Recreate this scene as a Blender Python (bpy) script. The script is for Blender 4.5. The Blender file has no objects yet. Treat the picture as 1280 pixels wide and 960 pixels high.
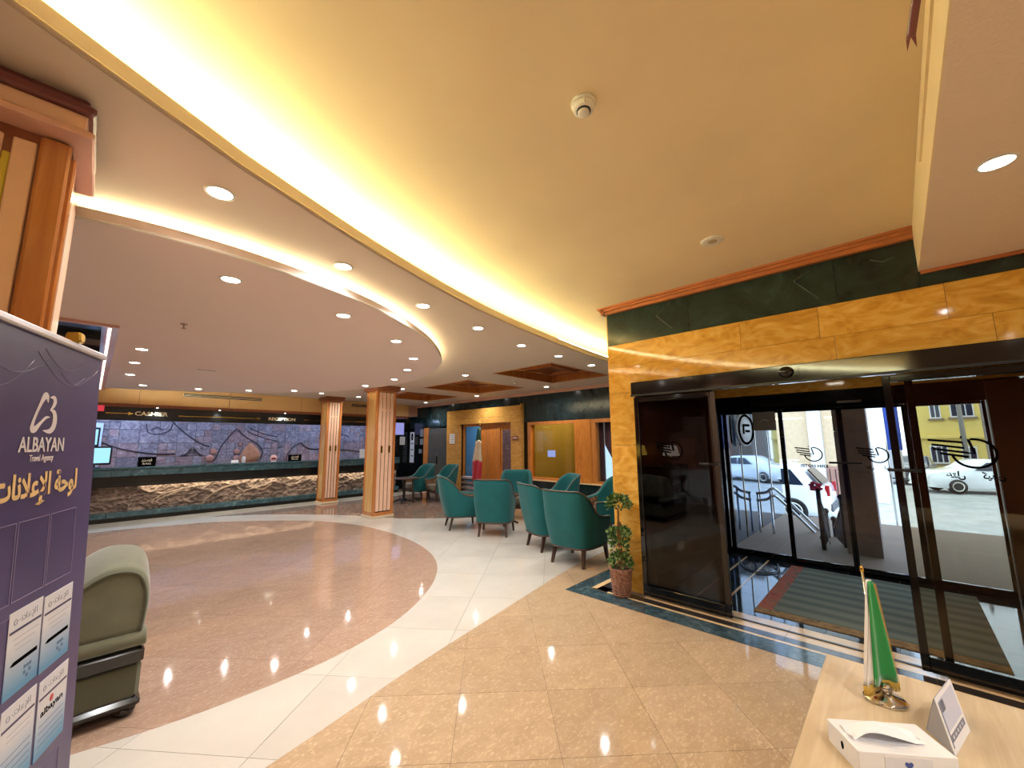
import bpy, bmesh, math, random
from math import sin, cos, pi, radians, sqrt, atan2
from mathutils import Vector, Matrix, noise, geometry
random.seed(7)
C = bpy.context.scene.collection
SC = bpy.context.scene

# ------------------------------------------------------------------ camera
cam_d = bpy.data.cameras.new('camera'); cam = bpy.data.objects.new('camera', cam_d); C.objects.link(cam)
yaw, pit, rol = radians(46.238), radians(8.217), radians(-0.412)
fw = Vector((sin(yaw)*cos(pit), cos(yaw)*cos(pit), sin(pit)))
r0 = Vector((cos(yaw), -sin(yaw), 0)); u0 = r0.cross(fw)
rr = r0*cos(rol) + u0*sin(rol); uu = -r0*sin(rol) + u0*cos(rol)
mw = Matrix((rr, uu, -fw)).transposed().to_4x4(); mw.translation = (0, 0, 1.6)
cam.matrix_world = mw
cam_d.sensor_width = 36.0; cam_d.lens = 499.435/1280*36.0; cam_d.clip_start = 0.02; cam_d.clip_end = 300
SC.camera = cam

# ------------------------------------------------------------------ world, exposure
W = bpy.data.worlds.new('sky'); SC.world = W; W.use_nodes = True
bg = W.node_tree.nodes['Background']; bg.inputs[0].default_value = (0.64, 0.81, 1.0, 1); bg.inputs[1].default_value = 2.9
SC.view_settings.view_transform = 'Standard'; SC.view_settings.look = 'None'
SC.view_settings.exposure = 0.74; SC.view_settings.gamma = 1.0; SC.view_settings.use_curve_mapping = False
DL_E = 33.0       # watts of each downlight
DL_DISC = 14.0    # radiance of its lens
COVE = 36.0       # radiance of the cove tubes
COVE2 = 24.0

# ------------------------------------------------------------------ helpers
def s2l(c):
    return tuple(((v/255)/12.92 if v/255 <= 0.04045 else ((v/255+0.055)/1.055)**2.4) for v in c)
def newmat(name):
    m = bpy.data.materials.new(name); m.use_nodes = True
    nt = m.node_tree; return m, nt, nt.nodes['Principled BSDF']
def mat(name, rgb, rough=0.5, metal=0.0, spec=0.5, emit=None, es=0.0, coat=0.0, sheen=0.0, var=0.0, vscale=8.0, bump=0.0, bscale=40.0):
    m, nt, b = newmat(name); c = s2l(rgb)
    b.inputs['Base Color'].default_value = (*c, 1); b.inputs['Roughness'].default_value = rough
    b.inputs['Metallic'].default_value = metal; b.inputs['Specular IOR Level'].default_value = spec
    b.inputs['Coat Weight'].default_value = coat; b.inputs['Coat Roughness'].default_value = 0.06
    b.inputs['Sheen Weight'].default_value = sheen
    if emit: b.inputs['Emission Color'].default_value = (*s2l(emit), 1); b.inputs['Emission Strength'].default_value = es
    g = nt.nodes.new('ShaderNodeNewGeometry')
    if var > 0:
        n = nt.nodes.new('ShaderNodeTexNoise'); n.inputs['Scale'].default_value = vscale; n.inputs['Detail'].default_value = 5
        nt.links.new(g.outputs['Position'], n.inputs['Vector'])
        r = nt.nodes.new('ShaderNodeValToRGB'); r.color_ramp.elements[0].position = 0.3; r.color_ramp.elements[1].position = 0.7
        r.color_ramp.elements[0].color = (*[max(0, v*(1-var)) for v in c], 1); r.color_ramp.elements[1].color = (*[min(1, v*(1+var)) for v in c], 1)
        nt.links.new(n.outputs[0], r.inputs[0]); nt.links.new(r.outputs[0], b.inputs['Base Color'])
    if bump > 0:
        n = nt.nodes.new('ShaderNodeTexNoise'); n.inputs['Scale'].default_value = bscale; n.inputs['Detail'].default_value = 4
        nt.links.new(g.outputs['Position'], n.inputs['Vector'])
        bp = nt.nodes.new('ShaderNodeBump'); bp.inputs['Strength'].default_value = bump; bp.inputs['Distance'].default_value = 0.01
        nt.links.new(n.outputs[0], bp.inputs['Height']); nt.links.new(bp.outputs[0], b.inputs['Normal'])
    return m
def ramp_mat(name, stops, scale, stretch=(1, 1, 1), rough=0.2, distort=0.0, detail=6, coat=0.0, rand=0.0, kind='noise', bump=0.0, rot=0.0, metal=0.0, local=False):
    """procedural stone or wood: a stretched noise through a colour ramp"""
    m, nt, b = newmat(name); L = nt.links.new
    b.inputs['Roughness'].default_value = rough; b.inputs['Coat Weight'].default_value = coat; b.inputs['Coat Roughness'].default_value = 0.05
    b.inputs['Metallic'].default_value = metal
    if local: src = nt.nodes.new('ShaderNodeTexCoord').outputs['Object']
    else: src = nt.nodes.new('ShaderNodeNewGeometry').outputs['Position']
    mp = nt.nodes.new('ShaderNodeMapping'); mp.inputs['Scale'].default_value = stretch; mp.inputs['Rotation'].default_value = (0, 0, rot)
    L(src, mp.inputs['Vector'])
    vec = mp.outputs[0]
    if rand > 0:
        oi = nt.nodes.new('ShaderNodeObjectInfo'); ad = nt.nodes.new('ShaderNodeVectorMath'); ad.operation = 'ADD'
        sc = nt.nodes.new('ShaderNodeMath'); sc.operation = 'MULTIPLY'; sc.inputs[1].default_value = 37.0
        L(oi.outputs['Random'], sc.inputs[0]); L(sc.outputs[0], ad.inputs[1]); L(vec, ad.inputs[0]); vec = ad.outputs[0]
    if kind == 'wave':
        n = nt.nodes.new('ShaderNodeTexWave'); n.inputs['Scale'].default_value = scale; n.inputs['Distortion'].default_value = distort
        n.inputs['Detail'].default_value = detail; n.inputs['Detail Scale'].default_value = 1.2; n.bands_direction = 'X'; out = n.outputs['Fac']
    elif kind == 'voronoi':
        n = nt.nodes.new('ShaderNodeTexVoronoi'); n.inputs['Scale'].default_value = scale; out = n.outputs['Distance']
    else:
        n = nt.nodes.new('ShaderNodeTexNoise'); n.inputs['Scale'].default_value = scale; n.inputs['Detail'].default_value = detail
        n.inputs['Distortion'].default_value = distort; n.inputs['Roughness'].default_value = 0.6; out = n.outputs[0]
    L(vec, n.inputs['Vector'])
    r = nt.nodes.new('ShaderNodeValToRGB'); cr = r.color_ramp
    while len(cr.elements) < len(stops): cr.elements.new(0.5)
    for e, (p, c) in zip(cr.elements, stops): e.position = p; e.color = (*s2l(c), 1)
    L(out, r.inputs[0]); col = r.outputs[0]
    if rand > 0:
        hs = nt.nodes.new('ShaderNodeHueSaturation'); mr = nt.nodes.new('ShaderNodeMapRange')
        mr.inputs['To Min'].default_value = 1-rand; mr.inputs['To Max'].default_value = 1+rand
        L(oi.outputs['Random'], mr.inputs['Value']); L(mr.outputs[0], hs.inputs['Value']); L(col, hs.inputs['Color']); col = hs.outputs[0]
    L(col, b.inputs['Base Color'])
    if bump > 0:
        bp = nt.nodes.new('ShaderNodeBump'); bp.inputs['Strength'].default_value = bump; bp.inputs['Distance'].default_value = 0.01
        L(out, bp.inputs['Height']); L(bp.outputs[0], b.inputs['Normal'])
    return m
def glass_mat(name, tint, refl=1.0, rough=0.0):
    m = bpy.data.materials.new(name); m.use_nodes = True; nt = m.node_tree; nt.nodes.clear(); L = nt.links.new
    o = nt.nodes.new('ShaderNodeOutputMaterial'); t = nt.nodes.new('ShaderNodeBsdfTransparent'); g = nt.nodes.new('ShaderNodeBsdfGlossy')
    g.inputs['Roughness'].default_value = rough; t.inputs[0].default_value = (*tint, 1)
    f = nt.nodes.new('ShaderNodeFresnel'); ge = nt.nodes.new('ShaderNodeNewGeometry'); mi = nt.nodes.new('ShaderNodeMath'); mi.operation = 'MULTIPLY_ADD'; mi.inputs[1].default_value = -0.83333; mi.inputs[2].default_value = 1.5
    L(ge.outputs['Backfacing'], mi.inputs[0]); L(mi.outputs[0], f.inputs[0])
    mu = nt.nodes.new('ShaderNodeMath'); mu.operation = 'MULTIPLY'; mu.inputs[1].default_value = refl
    mx = nt.nodes.new('ShaderNodeMixShader'); L(f.outputs[0], mu.inputs[0]); L(mu.outputs[0], mx.inputs[0]); L(t.outputs[0], mx.inputs[1]); L(g.outputs[0], mx.inputs[2]); L(mx.outputs[0], o.inputs[0])
    return m
def emat(name, rgb, s):
    m = bpy.data.materials.new(name); m.use_nodes = True; nt = m.node_tree; nt.nodes.clear()
    o = nt.nodes.new('ShaderNodeOutputMaterial'); e = nt.nodes.new('ShaderNodeEmission'); e.inputs[0].default_value = (*s2l(rgb), 1); e.inputs[1].default_value = s
    nt.links.new(e.outputs[0], o.inputs[0]); return m

class MB:
    def __init__(s): s.v = []; s.f = []; s.sm = []
    def add(s, vs, fs, smooth=False):
        o = len(s.v); s.v += [tuple(v) for v in vs]; s.f += [tuple(i+o for i in f) for f in fs]; s.sm += [smooth]*len(fs); return s
    def box(s, x0, x1, y0, y1, z0, z1):
        v = [(x, y, z) for x in (x0, x1) for y in (y0, y1) for z in (z0, z1)]
        return s.add(v, [(0,1,3,2),(4,6,7,5),(0,4,5,1),(2,3,7,6),(0,2,6,4),(1,5,7,3)])
    def bbox(s, x0, x1, y0, y1, z0, z1, b=0.01):
        """box with bevelled edges (octagonal loft)"""
        b = min(b, abs(x1-x0)/2.01, abs(y1-y0)/2.01, abs(z1-z0)/2.01)
        def ring(i, z): return [(x0+i+b,y0+i,z),(x1-i-b,y0+i,z),(x1-i,y0+i+b,z),(x1-i,y1-i-b,z),(x1-i-b,y1-i,z),(x0+i+b,y1-i,z),(x0+i,y1-i-b,z),(x0+i,y0+i+b,z)]
        R = ring(b, z0)+ring(0, z0+b)+ring(0, z1-b)+ring(b, z1); f = []
        for k in range(3):
            for j in range(8): f.append((k*8+j, k*8+(j+1)%8, (k+1)*8+(j+1)%8, (k+1)*8+j))
        f.append(tuple(range(7, -1, -1))); f.append(tuple(range(24, 32)))
        return s.add(R, f)
    def tube(s, pts, r, n=8, closed=False, smooth=True, cap=True):
        pts = [Vector(p) for p in pts]; m = len(pts); vs = []; fs = []
        rs = r if isinstance(r, (list, tuple)) else [r]*m
        up = None
        for i, p in enumerate(pts):
            if closed: t = pts[(i+1) % m]-pts[i-1]
            else: t = pts[min(i+1, m-1)]-pts[max(i-1, 0)]
            if t.length < 1e-9: t = Vector((0, 0, 1))
            t.normalize()
            if up is None: up = Vector((0, 0, 1)) if abs(t.z) < 0.9 else Vector((1, 0, 0))
            a = t.cross(up)
            if a.length < 1e-4: a = t.orthogonal()
            a.normalize(); b = a.cross(t); up = b if not closed else up
            for k in range(n):
                q = 2*pi*k/n; vs.append(p + a*(rs[i]*cos(q)) + b*(rs[i]*sin(q)))
        for i in range(m if closed else m-1):
            j = (i+1) % m
            for k in range(n): fs.append((i*n+k, i*n+(k+1) % n, j*n+(k+1) % n, j*n+k))
        if not closed and cap: fs.append(tuple(range(n))); fs.append(tuple((m-1)*n+k for k in range(n-1, -1, -1)))
        return s.add(vs, fs, smooth)
    def lathe(s, prof, cx=0, cy=0, n=24, smooth=True, cap=True):
        vs = [(cx+r*cos(2*pi*k/n), cy+r*sin(2*pi*k/n), z) for r, z in prof for k in range(n)]; fs = []
        for i in range(len(prof)-1):
            for k in range(n): fs.append((i*n+k, i*n+(k+1) % n, (i+1)*n+(k+1) % n, (i+1)*n+k))
        if cap: fs.append(tuple(range(n-1, -1, -1))); fs.append(tuple((len(prof)-1)*n+k for k in range(n)))
        return s.add(vs, fs, smooth)
    def prism(s, poly, z0, z1, holes=()):
        """vertical prism over a polygon, with holes"""
        loops = [poly]+list(holes); vl = [[Vector((x, y, 0)) for x, y in l] for l in loops]
        tris = geometry.tessellate_polygon(vl); flat = [p for l in loops for p in l]; N = len(flat)
        vs = [(x, y, z0) for x, y in flat]+[(x, y, z1) for x, y in flat]
        fs = [tuple(t) for t in tris]+[tuple(i+N for i in reversed(t)) for t in tris]
        o = 0
        for l in loops:
            m = len(l)
            for i in range(m): fs.append((o+i, o+(i+1) % m, N+o+(i+1) % m, N+o+i))
            o += m
        return s.add(vs, fs)
    def sweep(s, rings, closed=False, smooth=True, cap=True):
        n = len(rings[0]); vs = [p for r in rings for p in r]; fs = []
        for i in range(len(rings)-1):
            for k in range(n if closed else n-1): fs.append((i*n+k, i*n+(k+1) % n, (i+1)*n+(k+1) % n, (i+1)*n+k))
        if closed and cap: fs.append(tuple(range(n-1, -1, -1))); fs.append(tuple((len(rings)-1)*n+k for k in range(n)))
        return s.add(vs, fs, smooth)
    def sphere(s, c, r, n=12, m=8, z0=-1.0, z1=1.0):
        rx, ry, rz = r if isinstance(r, (tuple, list)) else (r, r, r); vs = []; fs = []
        for i in range(m+1):
            t = math.asin(max(-1, min(1, z0+(z1-z0)*i/m))) if False else (math.asin(z0)+(math.asin(z1)-math.asin(z0))*i/m)
            for k in range(n): vs.append((c[0]+rx*cos(t)*cos(2*pi*k/n), c[1]+ry*cos(t)*sin(2*pi*k/n), c[2]+rz*sin(t)))
        for i in range(m):
            for k in range(n): fs.append((i*n+k, i*n+(k+1) % n, (i+1)*n+(k+1) % n, (i+1)*n+k))
        fs.append(tuple(range(n-1, -1, -1))); fs.append(tuple(m*n+k for k in range(n)))
        return s.add(vs, fs, True)
    def xf(s, M):
        s.v = [tuple(M @ Vector(v)) for v in s.v]; return s
    def build(s, name, m, parent=None, fix=True):
        me = bpy.data.meshes.new(name); me.from_pydata(s.v, [], s.f); me.update()
        if fix:
            bm = bmesh.new(); bm.from_mesh(me); bmesh.ops.recalc_face_normals(bm, faces=bm.faces); bm.to_mesh(me); bm.free()
        me.polygons.foreach_set('use_smooth', s.sm)
        me.materials.append(m); o = bpy.data.objects.new(name, me); C.objects.link(o)
        if parent is not None: o.parent = parent
        return o
def tag(o, label=None, cat=None, group=None, kind=None):
    if label: o['label'] = label
    if cat: o['category'] = cat
    if group: o['group'] = group
    if kind: o['kind'] = kind
    return o
def thing(name, label, cat, loc=(0, 0, 0), rz=0.0, group=None):
    o = bpy.data.objects.new(name, None); C.objects.link(o); o.location = loc; o.rotation_euler = (0, 0, rz); o.empty_display_size = 0.1
    return tag(o, label, cat, group)
def structure(name, mb, m, label=None):
    return tag(mb.build(name, m), label, None, None, 'structure')
def sempty(name, label=None):
    o = bpy.data.objects.new(name, None); C.objects.link(o); return tag(o, label, None, None, 'structure')
def copy_tree(o, parent=None):
    c = o.copy(); C.objects.link(c)
    if parent is not None: c.parent = parent
    for ch in list(o.children): copy_tree(ch, c)
    return c
def catmull(P, n, closed=False):
    out = []; m = len(P)
    for i in range(m if closed else m-1):
        p = [P[(i+k) % m] if closed else P[max(0, min(m-1, i+k))] for k in (-1, 0, 1, 2)]
        for j in range(n):
            t = j/n
            out.append(tuple(0.5*(2*b+(c-a)*t+(2*a-5*b+4*c-d)*t*t+(3*b-a-3*c+d)*t**3) for a, b, c, d in zip(*p)))
    if not closed: out.append(tuple(P[-1]))
    return out
def inset(poly, d):
    """offset an open or closed polyline sideways (to its left)"""
    out = []; m = len(poly)
    for i in range(m):
        a = Vector(poly[max(0, i-1)]); b = Vector(poly[min(m-1, i+1)]); t = (b-a).normalized(); out.append((poly[i][0]-t.y*d, poly[i][1]+t.x*d))
    return out
def textmesh(body, size, M, extrude=0.001, name='lettering', m=None, parent=None, bold=0.0, align='CENTER', width=None):
    c = bpy.data.curves.new('t', 'FONT'); c.body = body; c.size = size; c.extrude = extrude; c.align_x = align; c.offset = bold; c.resolution_u = 3
    o = bpy.data.objects.new('t', c); C.objects.link(o); bpy.context.view_layer.update()
    me = bpy.data.meshes.new_from_object(o.evaluated_get(bpy.context.evaluated_depsgraph_get())); bpy.data.objects.remove(o); bpy.data.curves.remove(c)
    if width:
        xs = [v.co.x for v in me.vertices]; k = width/(max(xs)-min(xs)); cx = (max(xs)+min(xs))/2
        for v in me.vertices: v.co.x = (v.co.x-cx)*k
    me.transform(M); me.materials.clear(); me.materials.append(m); me.name = name
    q = bpy.data.objects.new(name, me); C.objects.link(q)
    if parent is not None: q.parent = parent
    return q
def frame_m(o, x, y):
    """matrix whose local x, y are the given world directions"""
    x = Vector(x).normalized(); y = Vector(y).normalized(); z = x.cross(y)
    M = Matrix((x, y, z)).transposed().to_4x4(); M.translation = o; return M

# ------------------------------------------------------------------ materials
M = {}
M['ceil_up'] = mat('ceiling_paint_ochre', (236, 214, 170), 0.75, var=0.05, vscale=1.2, bump=0.05, bscale=60)
M['ceil_mid'] = mat('ceiling_paint_beige', (220, 204, 184), 0.7, bump=0.05)
M['ceil_oval'] = mat('ceiling_paint_taupe', (234, 216, 206), 0.65, bump=0.05)
M['ceil_soffit'] = mat('ceiling_paint_rough', (234, 214, 188), 0.8, bump=0.5, bscale=90)
M['fascia'] = mat('fascia_paint', (190, 172, 150), 0.6)
def floor_mat(name, stops, rand=0.06):
    return ramp_mat(name, stops, 26.0, (1.0, 1.0, 1.0), 0.09, 0.6, 5, rand=rand)
M['beige'] = None
def fleck(name, c0, c1, c2, rough=0.10, rand=0.06, scale=1.0):
    """polished stone with short pale flecks over a soft clouded ground"""
    m, nt, b = newmat(name); L = nt.links.new
    g = nt.nodes.new('ShaderNodeNewGeometry'); mp = nt.nodes.new('ShaderNodeMapping'); mp.inputs['Rotation'].default_value = (0, 0, radians(45)); mp.inputs['Scale'].default_value = (1.0, 2.0, 1)
    L(g.outputs['Position'], mp.inputs['Vector'])
    n1 = nt.nodes.new('ShaderNodeTexNoise'); n1.inputs['Scale'].default_value = 5*scale; n1.inputs['Detail'].default_value = 6
    n2 = nt.nodes.new('ShaderNodeTexNoise'); n2.inputs['Scale'].default_value = 32*scale; n2.inputs['Detail'].default_value = 3; n2.inputs['Distortion'].default_value = 1.0
    L(mp.outputs[0], n1.inputs['Vector']); L(mp.outputs[0], n2.inputs['Vector'])
    r1 = nt.nodes.new('ShaderNodeValToRGB'); r1.color_ramp.elements[0].position = 0.3; r1.color_ramp.elements[0].color = (*s2l(c0), 1); r1.color_ramp.elements[1].position = 0.7; r1.color_ramp.elements[1].color = (*s2l(c1), 1)
    r2 = nt.nodes.new('ShaderNodeValToRGB'); r2.color_ramp.elements[0].position = 0.52; r2.color_ramp.elements[0].color = (0, 0, 0, 1); r2.color_ramp.elements[1].position = 0.68; r2.color_ramp.elements[1].color = (1, 1, 1, 1)
    L(n1.outputs[0], r1.inputs[0]); L(n2.outputs[0], r2.inputs[0])
    mx = nt.nodes.new('ShaderNodeMixRGB'); mx.inputs[2].default_value = (*s2l(c2), 1); L(r2.outputs[0], mx.inputs[0]); L(r1.outputs[0], mx.inputs[1])
    oi = nt.nodes.new('ShaderNodeObjectInfo'); mr = nt.nodes.new('ShaderNodeMapRange'); mr.inputs['To Min'].default_value = 1-rand; mr.inputs['To Max'].default_value = 1+rand
    hs = nt.nodes.new('ShaderNodeHueSaturation'); L(oi.outputs['Random'], mr.inputs['Value']); L(mr.outputs[0], hs.inputs['Value']); L(mx.outputs[0], hs.inputs['Color']); L(hs.outputs[0], b.inputs['Base Color'])
    b.inputs['Roughness'].default_value = 0.05; b.inputs['IOR'].default_value = 1.5
    return m
M['beige'] = fleck('polished_beige_marble', (172, 146, 116), (184, 158, 128), (198, 174, 142))
M['disc'] = fleck('polished_rose_beige_marble', (158, 130, 112), (170, 142, 123), (184, 158, 138))
M['brown'] = fleck('polished_brown_marble', (128, 104, 90), (146, 120, 104), (160, 136, 118), scale=0.6)
M['white'] = ramp_mat('polished_white_marble', [(0.3, (192, 186, 176)), (0.7, (202, 197, 188))], 2.0, rough=0.05, rand=0.02)
M['grout'] = mat('grout', (120, 100, 82), 0.7)
M['teal_stone'] = ramp_mat('polished_teal_marble', [(0.3, (40, 58, 66)), (0.55, (62, 82, 90)), (0.75, (100, 118, 124))], 9, rough=0.12, distort=1.0)
M['darkstrip'] = mat('polished_dark_stone', (52, 46, 44), 0.12, var=0.3)
M['cream_strip'] = mat('polished_cream_stone', (222, 190, 142), 0.12, var=0.06)
M['onyx'] = ramp_mat('honey_onyx', [(0.25, (180, 124, 44)), (0.5, (214, 162, 70)), (0.75, (230, 190, 106))], 3.2, (1, 1.0, 2.2), 0.07, 2.2, 8, rand=0.05)
M['onyx'].node_tree.nodes['Principled BSDF'].inputs['Specular IOR Level'].default_value = 0.25
M['onyx_far'] = ramp_mat('honey_onyx_far', [(0.25, (172, 118, 50)), (0.5, (204, 152, 76)), (0.75, (222, 176, 100))], 6, (1, 1, 3.0), 0.12, 1.5, 6, rand=0.04)
M['green'] = ramp_mat('green_marble', [(0.3, (18, 32, 29)), (0.6, (34, 54, 48)), (0.8, (60, 84, 74))], 3.0, rough=0.06, distort=1.6, rand=0.12)
M['greenfar'] = ramp_mat('dark_green_marble', [(0.3, (16, 30, 33)), (0.6, (32, 50, 52)), (0.85, (62, 88, 88))], 4.0, (1, 1, 0.5), 0.14, 1.2, rand=0.08)
M['groove'] = mat('groove_filler', (92, 112, 100), 0.3)
M['black'] = mat('gloss_black', (10, 10, 12), 0.08, coat=0.3)
M['blackm'] = mat('satin_black', (14, 14, 15), 0.3)
M['blackmarble'] = ramp_mat('black_marble', [(0.3, (10, 12, 14)), (0.7, (22, 26, 28)), (0.9, (60, 66, 68))], 5, rough=0.06, distort=1.5)
M['wood'] = ramp_mat('orange_wood', [(0.2, (150, 84, 36)), (0.55, (196, 124, 58)), (0.8, (214, 148, 78))], 2.6, (6, 6, 0.6), 0.28, 2.0, 5, rand=0.04, coat=0.2)
M['wood_fig'] = ramp_mat('figured_wood', [(0.15, (140, 72, 26)), (0.45, (196, 118, 44)), (0.75, (216, 142, 62))], 2.2, (5, 5, 0.9), 0.3, 3.5, 4, kind='noise', coat=0.2)
M['wood_dk'] = ramp_mat('reddish_wood', [(0.2, (108, 56, 36)), (0.6, (150, 86, 56)), (0.85, (172, 106, 72))], 2.4, (6, 6, 0.6), 0.3, 2.0, coat=0.2)
M['colwood'] = ramp_mat('column_wood', [(0.2, (164, 92, 44)), (0.6, (198, 128, 70)), (0.85, (214, 150, 92))], 2.4, (5, 5, 0.5), 0.2, 2.0, coat=0.4)
M['colyellow'] = ramp_mat('column_pale_wood', [(0.2, (200, 150, 84)), (0.7, (226, 184, 116))], 2.0, (6, 6, 0.5), 0.2, 2.0, coat=0.4)
M['slat'] = mat('salmon_slat', (236, 194, 164), 0.3, coat=0.2, var=0.04)
M['gap'] = mat('dark_gap', (40, 32, 40), 0.4)
M['brass'] = mat('brass', (214, 176, 84), 0.25, 1.0)
M['yellowstrip'] = mat('yellow_inlay', (206, 184, 60), 0.35)
M['plinth'] = mat('pale_plinth', (214, 196, 164), 0.3)
M['crown_red'] = mat('dark_red_moulding', (112, 56, 56), 0.3, coat=0.3)
M['crown_pink'] = mat('rose_wood_moulding', (216, 168, 146), 0.35, coat=0.2, var=0.04)
M['crown_or'] = mat('orange_wood_moulding', (186, 112, 62), 0.3, coat=0.3, var=0.1)
M['velvet'] = mat('teal_velvet', (0, 90, 92), 0.8, sheen=0.08, var=0.12, vscale=5)
M['chairwood'] = mat('dark_walnut', (64, 42, 32), 0.35, coat=0.2)
M['piping'] = mat('brown_piping', (88, 66, 50), 0.45)
M['paisley'] = ramp_mat('paisley_upholstery', [(0.3, (60, 40, 28)), (0.5, (104, 70, 46)), (0.62, (150, 112, 76)), (0.7, (74, 48, 34))], 16, rough=0.8, distort=1.5)
M['seatgrey'] = ramp_mat('taupe_upholstery', [(0.3, (84, 76, 64)), (0.7, (120, 110, 94))], 20, rough=0.85)
M['olive'] = mat('olive_velour', (98, 98, 76), 0.8, sheen=0.4, var=0.16, vscale=5, bump=0.15, bscale=25)
M['olive_dk'] = mat('olive_velour_panel', (80, 80, 60), 0.85, sheen=0.3, var=0.1, vscale=6)
M['laminate'] = ramp_mat('oak_laminate', [(0.25, (184, 160, 124)), (0.5, (200, 178, 144)), (0.75, (212, 194, 164))], 3.0, (0.8, 9, 1), 0.35, 1.0, 5)
M['white_p'] = mat('white_card', (228, 226, 226), 0.5)
M['white_g'] = mat('white_plastic', (226, 220, 206), 0.35)
M['chrome'] = mat('chrome', (210, 205, 195), 0.12, 1.0)
M['glass_shaded'] = glass_mat('shaded_smoked_glass', (0.36, 0.32, 0.28), 0.9)  # darker copy of the smoked glass; dark backdrop of left leaf in its tint
M['glass_clear'] = glass_mat('clear_glass', (0.95, 0.975, 1.0), 1.0)
M['glass_smoke'] = glass_mat('smoked_glass', (0.86, 0.81, 0.71), 0.8)
M['glass_amber'] = glass_mat('amber_glass', (0.88, 0.78, 0.5), 1.2)
M['glass_blue'] = glass_mat('blue_glass', (0.8, 0.92, 0.98), 1.0)
M['ink'] = mat('black_decal', (12, 10, 12), 0.9, spec=0.0)
M['gold_l'] = mat('gold_letters', (240, 226, 190), 0.7)
M['lens'] = emat('lamp_lens', (255, 250, 240), DL_DISC)
M['cove1'] = emat('cove_tube_glow', (255, 250, 196), COVE)
M['cove2'] = emat('inner_cove_tube_glow', (255, 248, 205), COVE2)
# ================================================================== FLOOR
DISC = catmull([(0.12,3.28),(0.86,3.20),(1.57,3.28),(2.25,3.56),(2.95,4.11),(3.46,4.82),(3.77,5.75),(3.87,6.9),(3.74,8.04),(3.23,9.15),(2.07,10.29),(0.87,10.75),(0.12,10.85),(-1.5,10.5),(-3.0,9.1),(-3.6,7.0),(-3.0,5.0),(-1.5,3.7)], 6, True)
OUT = catmull([(-4,1.2),(-1.5,1.95),(0.0,2.27),(0.76,2.45),(1.15,2.54),(1.8,2.70),(2.76,2.89),(4.17,3.16),(4.91,3.25),(6.4,3.35),(8.0,3.4)], 5)
floor = structure('floor', MB().box(-4.1, 10.6, -4.1, 13.6, -0.15, -0.004), M['grout'], 'stone floor of the hotel lobby')
def tile_region(poly, ang, size, off, m, gap=0.003, z=0.0, skirt=0.004, parent=floor, name='floor_tile'):
    u = Vector((cos(ang), sin(ang), 0)); n = Vector((-sin(ang), cos(ang), 0))
    tris = geometry.tessellate_polygon([[Vector((x, y, 0)) for x, y in poly]])
    bm = bmesh.new(); vs = [bm.verts.new((x, y, z)) for x, y in poly]
    for t in tris:
        try: bm.faces.new([vs[i] for i in t])
        except ValueError: pass
    for d, o, ps in ((u, off[0], [u.dot(Vector((*p, 0))) for p in poly]), (n, off[1], [n.dot(Vector((*p, 0))) for p in poly])):
        k0 = math.floor((min(ps)-o)/size); k1 = math.ceil((max(ps)-o)/size)
        for k in range(k0, k1+1):
            for e in (-gap/2, gap/2):
                bmesh.ops.bisect_plane(bm, geom=bm.verts[:]+bm.edges[:]+bm.faces[:], plane_co=d*(o+k*size+e), plane_no=d, dist=1e-6)
    cells = {}
    for f in bm.faces:
        c = f.calc_center_median(); a = (u.dot(c)-off[0])/size; b = (n.dot(c)-off[1])/size
        ga = abs(a-round(a))*size; gb = abs(b-round(b))*size
        if ga < gap*0.51 or gb < gap*0.51 or f.calc_area() < 1e-7: continue
        cells.setdefault((math.floor(a), math.floor(b)), []).append(f)
    for key, fs in cells.items():
        if sum(f.calc_area() for f in fs) < 0.0015: continue
        mb = MB(); idx = {}; vv = []; ff = []
        for f in fs:
            for v in f.verts:
                if v not in idx: idx[v] = len(vv); vv.append(v.co[:])
            ff.append(tuple(idx[v] for v in (f.verts if f.normal.z > 0 else reversed(f.verts))))
        N = len(vv); S = set(fs); sk = []
        for f in fs:
            for e in f.edges:
                if sum(1 for g in e.link_faces if g in S) == 1:
                    a, b = idx[e.verts[0]], idx[e.verts[1]]; sk.append((a, b, b+N, a+N))
        mb.add(vv+[(x, y, zz-skirt) for x, y, zz in vv], ff+sk); mb.build(name, m, parent)
    bm.free()
A1 = radians(38.4); A2 = radians(46.5); A3 = radians(40.5)
dl = [p for p in DISC if p[0] > -1.2]
# order the visible rim from lower left round to upper left
low = [p for p in dl if p[1] < 7]; hi = [p for p in dl if p[1] >= 7]
low.sort(key=lambda p: (atan2(p[1]-7.0, p[0]+0.3))); hi.sort(key=lambda p: (atan2(p[1]-7.0, p[0]+0.3)))
RIM = low+hi
tile_region(RIM, A3, 0.735, (0.2, 0.31), M['disc'], gap=0.002)
BR = catmull([(8.0,5.75),(6.6,6.3),(5.45,7.1),(4.72,7.85),(4.15,9.0),(3.51,9.92),(2.7,10.75),(1.9,11.2)], 4)
outv = [p for p in OUT if p[0] > -1.3]
tile_region(RIM+[(-1.2, 11.95), (8.0, 11.95), (8.0, 11.2)]+list(reversed(BR))+list(reversed(outv)), A1, 0.735, (0.70, 0.845), M['white'])
tile_region(BR+[(8.0, 11.2)], A1, 0.735, (0.70, 0.845), M['brown'])
BX, BY = 3.735, 2.80
tile_region([p for p in OUT]+[(8.0, 2.90), (BX+0.01, BY), (BX, -4.0), (-4, -4)], A2, 0.565, (0.015, 0.215), M['beige'], gap=0.0025)
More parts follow.
